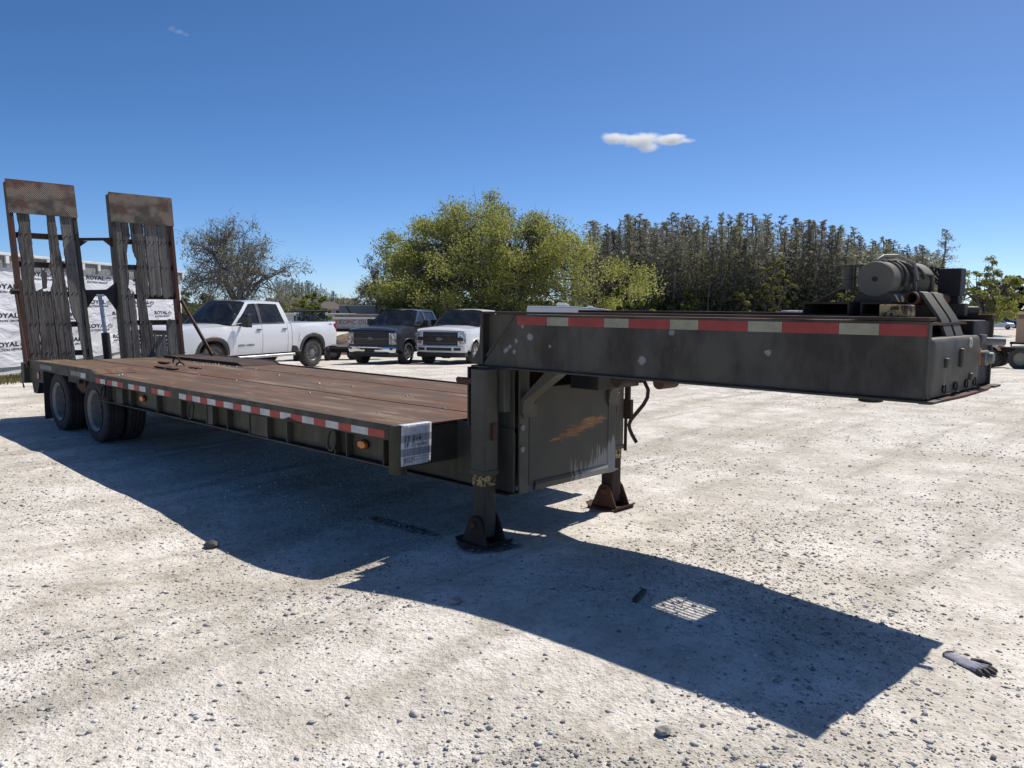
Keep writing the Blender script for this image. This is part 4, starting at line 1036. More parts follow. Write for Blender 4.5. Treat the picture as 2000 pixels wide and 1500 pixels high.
def front_grey(root, fp, FX, Y, lift, paint):
    fp('grille_surround', -.72, .72, .71, 1.175, .014, M['plastic'])
    for z in (.76, .815, .87, 1.0, 1.06, 1.115): fp('grille_bar', -.60, .60, z-.014, z+.014, .030, M['plastic_grey'])
    fp('grille_bar', -.66, .66, .905, .965, .036, M['plastic_grey'])
    for s in (1, -1):
        fp('headlamp', s*.695, s*.955, .74, 1.145, .02, M['headlamp'], skew0=.02, skew1=-.01)
        fp('headlamp_bar', s*.70, s*.90, .90, .93, .026, M['amber'])
        fp('fender_marker', s*.915, s*.945, .84, 1.04, .012, M['amber'])
    fp('bumper_brow', -.93, .93, .635, .70, .03, M['blue_paint'])
    for s in (1, -1): fp('fog_lamp', s*.62, s*.84, .555, .625, .075, M['plastic'])
    fp('lower_intake', -.60, .60, .44, .535, .085, M['plastic'])
    fp('licence_plate', -.19, .19, .47, .60, .125, M['ink'])
    emblem(root, FX, .936, .05, None)
def front_white(root, fp, FX, Y, lift, paint):
    fp('grille', -.66, .66, .71, 1.17, .014, M['plastic'])
    for z in (.79, 1.06): fp('grille_bar', -.60, .60, z-.02, z+.02, .030, M['plastic_grey'])
    fp('grille_bar', -.86, .86, .875, .985, .036, M['plastic'])
    for yy in (-.36, .36): fp('grille_slot', yy-.045, yy+.045, 1.0, 1.015, .04, M['amber'])
    for s in (1, -1):
        fp('headlamp', s*.70, s*.965, .74, 1.14, .018, M['headlamp'], skew0=.03)
        fp('turn_lamp', s*.70, s*.78, .80, .99, .024, M['amber'])
        fp('fog_lamp', s*.55, s*.80, .535, .625, .105, M['plastic'])
    fp('lower_intake', -.47, .47, .525, .63, .122, M['plastic'])
    emblem(root, FX, .93, .05, None)
def front_hd(root, fp, FX, Y, lift, paint):
    fp('grille', -.68, .68, .72, 1.24, .02, M['plastic'])
    for z in (.80, .90, 1.0, 1.10): fp('grille_bar', -.62, .62, z-.018, z+.018, .032, M['chrome'])
    for s in (1, -1): fp('headlamp', s*.70, s*.97, .78, 1.12, .022, M['headlamp'])
    put_text('GMC', .16, M['redlens'], root, (FX(0, .9)+.045, 0, .97), (0, 1, 0), (0, 0, 1), extrude=.004)

def stickers(root, Y, hi, belt, ztop, tail, cab_r, d1, d2, hw, lift, cy):
    # price sheets lying inside the windscreen
    for yy, hh in ((-.50, .12), (.58, .10)):
        MB().obox((-.735, yy, belt+.105), (0, 1, .12 if yy < 0 else 0), (-.72, 0, .68), (.68, 0, .72), .115, hh*.6, .002).build('windscreen_sheet', M['white_plastic'], root)
ALW = wheel_set(.405, .275, .245, 'spoke', M['rubber_dusty'], M['alloy'])
HDW = wheel_set(.425, .275, .235, 'disc', M['rubber_dusty'], M['rim_grey'])
grey = pickup('pickup_truck', 'dark grey pickup truck with black grille and chrome front bumper, facing the trailer', (-18.72, 14.16, gz1(-18.9, 14.1)+.0), math.atan2(-.907, .42),
    dict(paint='grey_paint', wb=3.69, hw=.985, nose=.90, rear=1.18, cab_rear=-2.86, door1=-1.68, door2=-2.70, R=.405, arch=.50, flare=.045, flaremat='grey_paint', belt=1.36, roof=1.97,
         ws=(-.56, -1.30), rw=(-2.68, -2.84), mirror=(.24, .20), fascia=True, front=front_grey, wheels=ALW, extra=stickers,
         bumper=(('front_bumper', .46, .665, M['chrome'], .14, .30, .10), ('front_valance', .30, .455, M['plastic'], .08, .25, .10))))
white = pickup('pickup_truck', 'white pickup truck with black grille, parked beside the dark grey one', (-17.0, 15.85, gz1(-17.1, 15.7)+.0), math.atan2(-.907, .42),
    dict(paint='white_paint', wb=3.69, hw=.985, nose=.90, rear=1.18, cab_rear=-2.86, door1=-1.68, door2=-2.70, R=.405, arch=.50, flare=.028, flaremat='white_paint', belt=1.355, roof=1.97,
         ws=(-.56, -1.30), rw=(-2.68, -2.84), mirror=(.24, .20), fascia=True, front=front_white, wheels=ALW, extra=stickers,
         bumper=(('front_bumper', .46, .69, M['white_paint'], .13, .30, .10), ('front_valance', .29, .455, M['plastic'], .10, .28, .10))))
def hd_extra(root, Y, hi, belt, ztop, tail, cab_r, d1, d2, hw, lift, cy):
    for s in (1, -1):
        MB().tube((-.78, s*(hw-.02), .43), (d2-.28, s*(hw-.02), .43), .045, n=12).build('side_step', M['alloy'], root, 50)
        MB().prism([(cab_r-.02, .74), (cab_r-.22, .70), (cab_r-.34, .52), (cab_r-.02, .50)], 'y', s*(Y(cab_r-.2, .6)-.01), s*(Y(cab_r-.2, .6)+.008)).build('bed_step', M['plastic'], root, None, .01)
        MB().box(cab_r-.30, cab_r-.08, s*(Y(cab_r-.2, .55)-.0), s*(Y(cab_r-.2, .55)+.012), .515, .545).build('step_pad', M['alloy'], root, None, .004)
    s = 1
    put_text('SIERRA 2500HD', .085, M['plastic'], root, (-1.22, Y(-1.2, .78)+.004, .775), (-1, 0, 0), (0, 0, 1), extrude=.002, spacing=1.1)
    put_text('4X4', .075, M['ink'], root, (tail+.30, Y(tail+.3, belt-.06)+.006, belt-.06), (-1, 0, 0), (0, 0, 1), extrude=.002, spacing=1.2)
    for yy in (-.5, -.25, 0, .25, .5): MB().prism([(-1.46, ztop-.01), (-1.62, ztop+.012), (-1.72, ztop-.005)], 'y', yy-.05, yy+.05).build('roof_lamp', M['plastic'], root)
    MB().box(-.98, -.70, .93, .955, belt-.055, belt-.02).build('fender_vent', M['chrome'], root, None, .006)
    MB().box(tail+.10, tail+.22, .93, .95, .9, .93)
    MB().prism([(-4.71, .72), (-4.65, .72), (-4.65, .30), (-4.77, .33)], 'y', .68, .98).build('mud_flap', M['plastic'], root)
    for xc in (0, -4.05): MB().box(xc-.11, xc+.11, Y(xc, 1.1)+.026, Y(xc, 1.1)+.036, 1.015, 1.05).build('marker_lamp', M['amber'] if xc == 0 else M['redlens'], root, None, .006)
    MB().prism([(-3.62, .86), (-3.42, .86), (-3.42, 1.06), (-3.62, 1.06)], 'y', Y(-3.5, .95)+.0005, Y(-3.5, .95)+.0015).build('fuel_door', M['white_paint'], root)
gmc = pickup('pickup_truck', 'white heavy duty crew cab pickup seen side on behind the loading ramps', (-17.08, 6.15, gz1(-17.6, 8.0)), math.atan2(-.954, .30),
    dict(paint='white_paint', wb=4.05, hw=1.03, nose=1.02, rear=1.20, cab_rear=-3.10, door1=-1.87, door2=-2.93, fend=-.72, R=.425, arch=.53, archz=1.0, flare=.075, flaremat='plastic_grey', belt=1.36, roof=2.05,
         ws=(-.74, -1.48), rw=(-2.86, -3.08), mirror=(.36, .22), mirror_x=-1.06, fascia=True, front=front_hd, wheels=HDW, extra=hd_extra, taper=.06, lift=.04,
         bumper=(('front_bumper', .52, .76, M['chrome'], .12, .30, .10), ('front_valance', .40, .515, M['plastic'], .08, .25, .10))))

# ================================================================== things behind the trailer
M['concrete'] = plain('grey_concrete', (.28,.27,.25), .9, 0, .2, 4, .3)
M['wall_white'] = plain('white_sheet_metal', (.62,.62,.60), .55, 0, .08, 3)
M['wall_blue'] = plain('blue_grey_sheet_metal', (.20,.235,.27), .6, 0, .12, 2)
M['roof_brown'] = plain('brown_shingle', (.12,.10,.085), .9, 0, .25, 8, .3)
M['tan'] = plain('tan_paint', (.42,.29,.18), .6, 0, .08, 3)
M['soil'] = plain('dry_soil', (.22,.155,.095), .95, 0, .4, 5, .6)
M['orange'] = plain('orange_paint', (.55,.14,.05), .5, 0, .1, 5)
t = NT('banner_fabric')
wr = t.noise(1, t.map((.9, .9, 2.4), (.0, .35, .4)), detail=4, rough=.5, dist=1.0)
M['banner'] = t.done(t.ramp(t.noise(.6, detail=3), [(.3,(.60,.61,.65)),(.7,(.68,.69,.72))]), .6, 0, t.bump(wr, .9, .10), .3)

# ---- container with the banner
wA = Vector((-24.5, 9.35, 0)); wB = Vector((-15.9, .35, 0)); wd = (wB-wA).normalized(); wn_ = Vector((wd.y, -wd.x, 0))   # wn_ points to the lot
if wn_.dot(CAM-wA) < 0: wn_ = -wn_
Lw = (wB-wA).length
CT = empty('shipping_container', (wA.x, wA.y, 0), math.atan2(wd.y, wd.x)); tag(CT, 'long white container with overhanging roof edge behind the loading ramps', 'container')
sgn = 1 if Vector((-wd.y, wd.x, 0)).dot(wn_) > 0 else -1          # local +y or -y faces the lot
zt = 2.86
MB().box(0, Lw, -sgn*2.4, -sgn*.02, .02, zt-.06).build('wall', M['wall_white'], CT)
MB().box(-.1, Lw+.1, -sgn*2.5, sgn*.16, zt-.02, zt+.05).build('roof', M['wall_white'], CT, None, .01)
MB().box(-.05, Lw, sgn*.06, sgn*.10, zt-.30, zt-.022).build('eave_board', M['tape_faded'], CT)
k = 0
while k*.85 < Lw:
    MB().box(k*.85, k*.85+.13, sgn*.11, sgn*.155, zt-.20, zt-.024).build('eave_bracket', M['wall_white'], CT); k += 1
MB().box(-.1, Lw+.1, -sgn*2.5, sgn*.03, -.75, .02).build('base', M['concrete'], CT)
# banner on it
BN = empty('banner', (wA.x, wA.y, 0), math.atan2(wd.y, wd.x)); tag(BN, 'white fabric banner printed with rows of black company logos', 'banner')
def bw(u, z): return .045+.010*math.sin(u*2.3+z*1.7)+.008*math.sin(u*5.1-z*2.9)+.012*math.sin(z*6.3+u*.9)*max(0, 1-z)
b = MB(); rows = []
for i in range(121):
    u = .05+(Lw-.1)*i/120
    rows.append([(u, sgn*bw(u, z), z+.05*math.sin(u*.55)*(z < .4)) for z in [.22+(2.58-.22)*j/26 for j in range(27)]])
b.grid(rows).build('fabric', M['banner'], BN, 80, 0)
roy = text_mesh('ROYAL', .19, .0, 0, .006, 1.05, 1.12, 'LEFT'); auc = text_mesh('AUCTION GROUP', .088, .0, 0, .002, 1.02, 1.06, 'LEFT')
logo_v = []; logo_f = []
def grab(me, dx, dy):
    o = len(logo_v)
    for v in me.vertices: logo_v.append((v.co.x+dx, v.co.y+dy))
    for p in me.polygons: logo_f.append(tuple(i+o for i in p.vertices))
grab(roy, 0, .07); grab(auc, .02, -.085)
cr = [(0,.0),(.015,.10),(.065,.045),(.095,.155),(.125,.045),(.175,.10),(.19,.0)]; ci = [(.02,.0),(.032,.065),(.068,.02),(.095,.10),(.122,.02),(.158,.065),(.17,.0)]
xo = max(v[0] for v in logo_v[:len(roy.vertices)])+.03; o = len(logo_v)
logo_v += [(x+xo, y+.02) for x, y in cr]+[(x+xo, y+.02) for x, y in ci]
logo_f += [(o+i, o+i+1, o+i+8, o+i+7) for i in range(6)]
o = len(logo_v); logo_v += [(xo+.02, -.005), (xo+.17, -.005), (xo+.17, .012), (xo+.02, .012)]; logo_f.append((o, o+1, o+2, o+3))
xw = max(v[0] for v in logo_v); logo_v = [(x*1.42/xw, y*.80) for x, y in logo_v]
row = 0; zc = 2.40
while zc > .35:
    u = .15+(1.42 if row % 2 else 0)
    while u < Lw:
        if sgn > 0: pts = [(Lw-(u+x)-.0, y) for x, y in logo_v]
        else: pts = [(u+x, y) for x, y in logo_v]
        us = [p[0] for p in pts]
        if min(us) > .08 and max(us) < Lw-.08:
            b = MB(); b.add([(p[0], sgn*(bw(p[0], zc+p[1])+.006), zc+p[1]) for p in pts], logo_f); b.build('printed_logo', M['ink'], BN)
        u += 2.85
    zc -= .345; row += 1

# ---- tank, walls, house
gD = -1.3
def place(u, d, z=None, ang=None):
    p = at(u, 600, d); return Vector((p.x, p.y, gz1(p.x, p.y) if z is None else z))
def facing(p): return math.atan2(CAM.y-p.y, CAM.x-p.x)          # local +x looks at the photographer
p = place(705, 91); TK = empty('fuel_tank', p, facing(p)-math.pi/2+math.pi); tag(TK, 'grey fuel tank with red lettering behind the grey pickup', 'tank')
# local: x to the photographer's left .. use y as toward camera
def tankbody(b, r):
    pts = [(-.85, .30), (-1.0, .5), (-1.0, 1.25), (-.85, 1.55), (.85, 1.55), (1.0, 1.25), (1.0, .5), (.85, .30)]
    b.prism([(y, z) for y, z in pts], 'x', -3.1, 3.1); return b
ang = facing(p); TK.rotation_euler = (0, 0, ang-math.pi/2)
tankbody(MB(), 1).build('tank_shell', plain('pale_tank_paint', (.36,.36,.34), .6, 0, .2, 3), TK, None, .05)
MB().box(-2.9, 2.9, -.8, .8, 1.56, 1.95).build('tank_cover', plain('brown_tarp', (.20,.17,.15), .9, 0, .25, 2), TK, None, .12)
MB().box(-3.12, 3.12, .97, 1.04, 1.47, 1.60).build('rim_board', M['white_plastic'], TK)
MB().box(-3.0, 3.0, -.8, .8, 0, .29).build('skid', M['rust_dark'], TK)
lt = put_text('TROPIC OIL', .62, plain('faded_red_letter', (.22,.06,.05), .7), TK, (1.1, 1.006, 1.02), (-1, 0, 0), (0, 0, 1), extrude=.004, bold=.012, spacing=1.1)
def wallbox(nm, label, cat, u0, u1, d, h, depth, mat, ribs=0, ribmat=None):
    p0 = place(u0, d); p1 = place(u1, d); a = math.atan2(p1.y-p0.y, p1.x-p0.x); L = (p1-p0).length
    o = empty(nm, p0, a); tag(o, label, cat)
    MB().box(0, L, .0, depth, 0, h).build('wall', mat, o)
    MB().box(-.05, L+.05, -.05, depth+.05, h+.002, h+.10).build('roof', M['wall_white'], o)
    for k in range(ribs):
        x = L*(k+.5)/ribs; MB().box(x-.06, x+.06, -.03, -.002, .1, h-.02).build('rib', ribmat or mat, o)
    return o, L
wallbox('white_trailer', 'low white box trailer standing behind the fuel tank', 'trailer', 548, 688, 98, 1.82, 2.4, M['wall_white'], 6)
o, L = wallbox('storage_building', 'long blue grey sheet metal storage building below the big oak', 'building', 662, 872, 112, 2.85, 5, M['wall_blue'], 16)
MB().bar((1.0, -.06, 2.8), (2.4, -.06, .5), .06, .12).build('brace', M['under'], o)
p = place(640, 150); HS = empty('house', p, facing(p)-math.pi/2); tag(HS, 'small house with brown hip roof far behind the white pickup', 'house')
MB().box(-3.2, 3.2, -3, 3, 0, 2.2).build('wall', M['concrete'], HS)
for x in (-2, 0, 2): MB().box(x-.5, x+.5, 3.002, 3.05, .9, 1.9).build('window', M['under'], HS)
MB().add([(-3.6,-3.4,2.2),(3.6,-3.4,2.2),(3.6,3.4,2.2),(-3.6,3.4,2.2),(-1.2,0,3.5),(1.2,0,3.5)], [(0,1,5,4),(1,2,5),(2,3,4,5),(3,0,4),(0,3,2,1)]).build('roof', M['roof_brown'], HS)
# ---- mound
p = place(690, 45); b = MB(); rows = []
for i in range(31):
    r = []
    for j in range(31):
        x = -3.4+6.8*i/30; y = -2.2+4.4*j/30; q = (x/3.4)**2+(y/2.2)**2
        r.append((p.x+x, p.y+y, gz1(p.x+x, p.y+y)-.06+1.15*max(0, 1-q)**.8*(1+.5*float(fbm(x*1.1+3, y*1.1, 4, 2)))+.10*float(fbm(x*3, y*3, 3, 8))))
    rows.append(r)
tag(b.grid(rows).build('dirt_mound', M['soil'], None, 60, 0), 'brown dirt mound between the white and grey pickups', 'mound')
# ---- low utility trailer behind the trucks
p = place(668, 34); UT = empty('utility_trailer', p, facing(p)-math.pi/2); tag(UT, 'low black utility trailer behind the white crew cab pickup', 'trailer')
MB().box(-1.9, 1.9, -.9, .9, .50, .60).build('deck', M['plastic_grey'], UT)
for s in (.9, -.9): MB().box(-1.9, 1.9, s-.03, s+.03, .36, .499).build('side_rail', M['under'], UT)
tw, trm, thb = wheel_set(.33, .2, .2, 'disc', M['rubber'], M['rim_grey'])
for x in (-.5, .4):
    for s in (1, -1):
        wr = empty('wheel', (x, s*.75, .33), 0 if s > 0 else math.pi, UT); link('tyre', tw, wr); link('rim', trm, wr)
# ---- side by side buggy
p = place(607, 33); UV = empty('utility_buggy', p, facing(p)-math.pi/2); tag(UV, 'black roofed utility buggy behind the bed of the white crew cab pickup', 'buggy')
MB().prism([(-.70, 2.0), (.70, 2.0), (.66, 2.06), (-.66, 2.06)], 'y', -.8, .75).build('roof', M['plastic'], UV, None, .03)
for x in (-.66, .66):
    MB().pipe([(x, .80, 1.05), (x*.97, .68, 1.55), (x*.94, .55, 2.0)], .035, 8).build('front_pillar', M['plastic'], UV, 60)
    MB().pipe([(x, -.7, 1.0), (x, -.72, 2.0)], .035, 8).build('rear_pillar', M['plastic'], UV, 60)
    MB().box(x-.09 if x > 0 else x-.0, x+.0 if x > 0 else x+.09, .70, .80, 1.86, 1.98).build('roof_lamp', M['white_plastic'], UV, None, .01)
MB().grid([[(-.60, .79, 1.08), (.60, .79, 1.08)], [(-.57, .58, 1.94), (.57, .58, 1.94)]]).build('windscreen', M['glass'], UV)
MB().prism([(.45, .45), (1.25, .55), (1.30, .85), (.85, 1.06), (.45, 1.06)], 'x', -.62, .62).build('front_cowl', M['plastic'], UV, None, .04)
MB().box(-.62, .62, -1.2, .45, .4, .75).build('tub', M['plastic'], UV, None, .04)
MB().box(-.60, .60, -.55, -.35, .75, 1.5).box(-.6, .6, -.35, .1, .75, .9).build('seat', M['seat'], UV, None, .05)
for x in (-.62, .62):
    for y in (.95, -.95):
        wr = empty('wheel', (x, y, .33), math.pi/2*(-1 if x > 0 else 1), UV); link('tyre', tw, wr); link('rim', trm, wr)
# ---- camper
p0 = place(1030, 60); p1 = place(1195, 60); CP = empty('camper_trailer', p0, math.atan2(p1.y-p0.y, p1.x-p0.x)); L = (p1-p0).length
tag(CP, 'white camper trailer with roof air conditioner showing above the gooseneck', 'camper')
MB().prism([(0, .5), (L, .5), (L, 2.70), (L*.76, 2.86), (L*.5, 2.95), (.05, 2.97), (0, 2.9)], 'y', 0, 2.3).build('body', plain('camper_skin', (.50,.53,.56), .45, 0, .06, 2), CP, None, .04)
MB().prism([(0.04, 2.976), (L*.5, 2.962), (L*.77, 2.88), (L*1.0, 2.72), (L*1.0, 2.78), (L*.77, 2.95), (L*.5, 3.02), (.04, 3.03)], 'y', .03, 2.27).build('roof', M['white_plastic'], CP, None, .02)
MB().prism([(L*.36, 3.035), (L*.50, 3.025), (L*.50, 3.15), (L*.46, 3.28), (L*.37, 3.30), (L*.355, 3.2)], 'y', .7, 1.5).build('air_conditioner', M['white_plastic'], CP, None, .04)
MB().prism([(L*.72, 2.98), (L*.79, 2.95), (L*.78, 3.05), (L*.73, 3.07)], 'y', .8, 1.3).build('roof_vent', M['white_plastic'], CP, None, .02)
MB().bar((L*.18, 1.0, 3.04), (L*.27, 1.0, 3.16), .5, .03).build('vent_lid', M['plastic_grey'], CP)
for x0, x1 in ((.2, .34), (.45, .6)): MB().box(L*x0, L*x1, -.02, -.002, 1.5, 2.1).build('window', M['glass'], CP)
put_text('TY', .28, M['ink'], CP, (L*.81, -.004, 2.55), (1, 0, 0), (0, 0, 1), extrude=.002, spacing=1.2)
for x in (.42, .58):
    wr = empty('wheel', (L*x, .1, .33), math.pi, CP); link('tyre', tw, wr); link('rim', trm, wr)
# ---- van roof beyond the neck
p0 = place(1528, 76); p1 = place(1618, 76); VN = empty('cargo_van', p0, math.atan2(p1.y-p0.y, p1.x-p0.x)); L = (p1-p0).length
tag(VN, 'blue van with white roof just showing above the gooseneck', 'van')
MB().prism([(0, .4), (L, .4), (L, 1.3), (L*.86, 1.5), (L*.74, 2.66), (0, 2.66)], 'y', 0, 2.0).build('body', M['blue_paint'], VN, None, .05)
MB().prism([(L*.12, 2.664), (L*.36, 2.664), (L*.36, 2.76), (L*.12, 2.76)], 'y', .1, 1.9).build('roof_panel', M['white_plastic'], VN, None, .02)
MB().prism([(L*.42, 2.664), (L*.60, 2.664), (L*.60, 2.76), (L*.42, 2.76)], 'y', .1, 1.9).build('roof_panel', M['white_plastic'], VN, None, .02)
MB().prism([(L*.74, 2.664), (L*1.0, 2.664), (L*1.0, 2.80), (L*.74, 2.80)], 'y', .1, 1.9).build('roof_rack', M['orange'], VN, None, .02)
MB().box(L*.1, L*.6, -.02, -.002, 1.5, 2.2).build('window', M['glass'], VN)
for x in (.2, .8):
    wr = empty('wheel', (L*x, .1, .33), math.pi, VN); link('tyre', tw, wr); link('rim', trm, wr)
# ---- chassis at the right edge
p = place(1946, 35.5); CH = empty('trailer_chassis', p, facing(p)-math.pi/2-.25); tag(CH, 'bare rusty trailer chassis with twin wheels at the right edge', 'trailer')
# local x points to the photographer's left, y towards the photographer
for y in (.42, -.42): MB().box(-3.4, 1.2, y-.05, y+.05, .72, .92).build('frame_rail', M['rust_dark'], CH, None, .01)
for x in (-3.2, -1.9, -.7, .5, 1.1): MB().box(x-.05, x+.05, -.37, .37, .74, .90).build('crossmember', M['rust_dark'], CH)
bw_, br_, bh_ = wheel_set(.47, .27, .27, 'disc', M['rubber_dusty'], M['tape_old'])
for x in (0, -1.30):
    for y, r in ((.95, 0), (.62, 0), (-.62, math.pi), (-.95, math.pi)):
        wr = empty('wheel', (x, y, .47), r, CH); link('tyre', bw_, wr); link('rim', br_, wr)
    MB().tube((x, -.8, .47), (x, .8, .47), .07, n=10).build('axle', M['rust_dark'], CH, 60)
    rows = [[(x+.56*math.cos(a), y, .47+.56*math.sin(a)) for y in (.45, 1.1)] for a in [math.radians(35+11*k) for k in range(11)]]
    MB().grid(rows).build('mudguard', M['rust'], CH, 60)
MB().box(-3.4, -.9, -.95, 1.05, .93, 1.02).build('deck', M['tape_faded'], CH)
MB().tube((.1, .5, .95), (1.1, .85, .92), .09, n=12).build('air_tank', M['rim_grey'], CH, 50)
MB().prism([(.25, 1.02), (.55, 1.02), (.35, 1.30), (.28, 1.42), (.18, 1.40)], 'y', .3, .5).build('lever', M['rubber'], CH)
MB().box(-1.6, -1.35, .96, 1.0, .55, .70).build('lamp', M['redlens'], CH)
# ---- tan box
p = place(2014, 60); TB = empty('generator_trailer', p, facing(p)-math.pi/2); tag(TB, 'tan boxed generator on a trailer at the right edge', 'generator')
MB().box(-.9, .85, -1.2, 1.0, .55, 2.75).build('housing', M['tan'], TB, None, .02)
for z in (2.35, 2.45, 2.55): MB().box(.1, .75, 1.003, 1.02, z, z+.05).build('louvre', M['rust_dark'], TB)
MB().box(-1.0, 1.2, -1.1, .9, .42, .545).build('frame', M['under'], TB)
MB().box(1.05, 1.15, .5, .6, .0, .6).build('stand', M['under'], TB)
wr = empty('wheel', (-.2, .95, .33), 0, TB); link('tyre', tw, wr); link('rim', trm, wr)
# ---- distant car and pickup
p = place(1950, 119); SV = empty('parked_car', p, facing(p)-math.pi/2); tag(SV, 'silver blue parked car far away at the right', 'car')
prof = [(-2.2, .35), (-2.25, .75), (-2.1, .92), (-1.2, 1.02), (-.5, 1.48), (.9, 1.52), (1.7, 1.12), (2.2, 1.05), (2.25, .4)]
MB().prism(prof, 'y', -.85, .85).build('body', M['silver_paint'], SV, None, .06)
MB().prism([(-1.1, 1.05), (-.5, 1.43), (.85, 1.46), (1.5, 1.12)], 'y', .853, .87).build('side_window', M['glass'], SV)
MB().prism([(-1.1, 1.05), (-.5, 1.43), (.85, 1.46), (1.5, 1.12)], 'y', -.87, -.853).build('side_window', M['glass'], SV)
for x in (-1.35, 1.35):
    for s in (1, -1):
        wr = empty('wheel', (x, s*.78, .33), 0 if s > 0 else math.pi, SV); link('tyre', tw, wr); link('rim', trm, wr)
p = place(1985, 127)
def nofront(*a): pass
far = pickup('pickup_truck', 'dark blue pickup far away at the right behind the silver car', (p.x, p.y, p.z), facing(p)+math.pi/2-.15,
    dict(paint='blue_paint', wb=3.69, hw=.985, nose=.90, rear=1.18, cab_rear=-2.86, door1=-1.68, door2=-2.70, R=.405, arch=.50, flare=.028, flaremat='blue_paint', belt=1.29, roof=1.96,
         ws=(-.56, -1.30), rw=(-2.68, -2.84), mirror=(.24, .20), fascia=True, front=front_white, wheels=ALW,
         bumper=(('front_bumper', .46, .69, M['chrome'], .13, .30, .10),)))

# ---- small things on the ground
gx, gy = 3.60, .62; gl_ = empty('work_glove', (gx, gy, gz1(gx, gy)), math.atan2(-.09, .23)); tag(gl_, 'flattened grey work glove lying on the gravel near the gooseneck shadow', 'glove')
M['glove'] = plain('grey_knit', (.27,.27,.33), .9, 0, .35, 40, .4); M['glove_tip'] = plain('dark_rubber_coating', (.055,.055,.05), .7, 0, .3, 40, .3)
b = MB(); rows = []
for i in range(9):
    x = -.12+.16*i/8; hw_ = interp(x, [(-.12,.034),(-.06,.038),(-.02,.048),(.04,.046)]); rows.append([(x, hw_*math.cos(a), .011+(.012+.003*math.sin(i*2.1))*math.sin(a)) for a in [2*math.pi*k/14 for k in range(15)]])
b.grid(rows).build('palm', M['glove'], gl_, 60)
for yy, a, ln in ((-.034, -.20, .062), (-.012, -.08, .078), (.012, .03, .080), (.033, .14, .066)):
    p0 = Vector((.032, yy, .012)); p1 = p0+Vector((math.cos(a)*ln*.55, math.sin(a)*ln*.55, .006)); p2 = p0+Vector((math.cos(a*1.5)*ln, math.sin(a*1.5)*ln, -.002))
    MB().pipe([p0, (p0+p1)/2, p1], [.0115, .0115, .011], 10).build('finger', M['glove'], gl_, 60); MB().pipe([p1, (p1+p2)/2, p2, p2+Vector((.006, 0, 0))], [.0115, .012, .010, .004], 10).build('fingertip', M['glove_tip'], gl_, 60)
p0 = Vector((-.025, .040, .012)); MB().pipe([p0, p0+Vector((.03, .030, .004)), p0+Vector((.068, .042, 0)), p0+Vector((.076, .045, 0))], [.013, .012, .010, .004], 10).build('thumb', M['glove_tip'], gl_, 60)
b = MB(); b.pipe([(-.118+.004*math.sin(a*2), .036*math.cos(a), .014+.014*math.sin(a)) for a in [2*math.pi*k/16 for k in range(17)]], .0035, 6); b.build('cuff', M['glove_tip'], gl_, 60)
sx0, sy0 = 2.07, .07
stk = MB().obox((0, 0, .016), (-.3, 1, 0), (1, .3, 0), (0, 0, 1), .09, .014, .012).build('wood_offcut', M['plank'], None, None, .003)
stk.location = (sx0, sy0, gz1(sx0, sy0)); tag(stk, 'short weathered wood offcut lying in the gooseneck shadow', 'wood')
for (x, y, r, lab) in ((-1.35, -.78, .055, 'dark fist sized stone at the edge of the deck shadow'), (2.93, -1.02, .03, 'small dark stone in front of the gooseneck shadow'), (1.30, -.62, .035, 'grey stone just below the gooseneck shadow edge')):
    b = MB(); rs = random.Random(int(x*100)); bm_ = bmesh.new(); bmesh.ops.create_icosphere(bm_, subdivisions=2, radius=r)
    for v in bm_.verts: v.co *= rs.uniform(.78, 1.15); v.co.z *= .7
    me = bpy.data.meshes.new('stone'); bm_.to_mesh(me); bm_.free(); me.materials.append(M['concrete'] if r < .05 else M['plastic_grey'])
    o = link('stone', me); o.location = (x, y, gz1(x, y)+r*.35); tag(o, lab, 'stone')

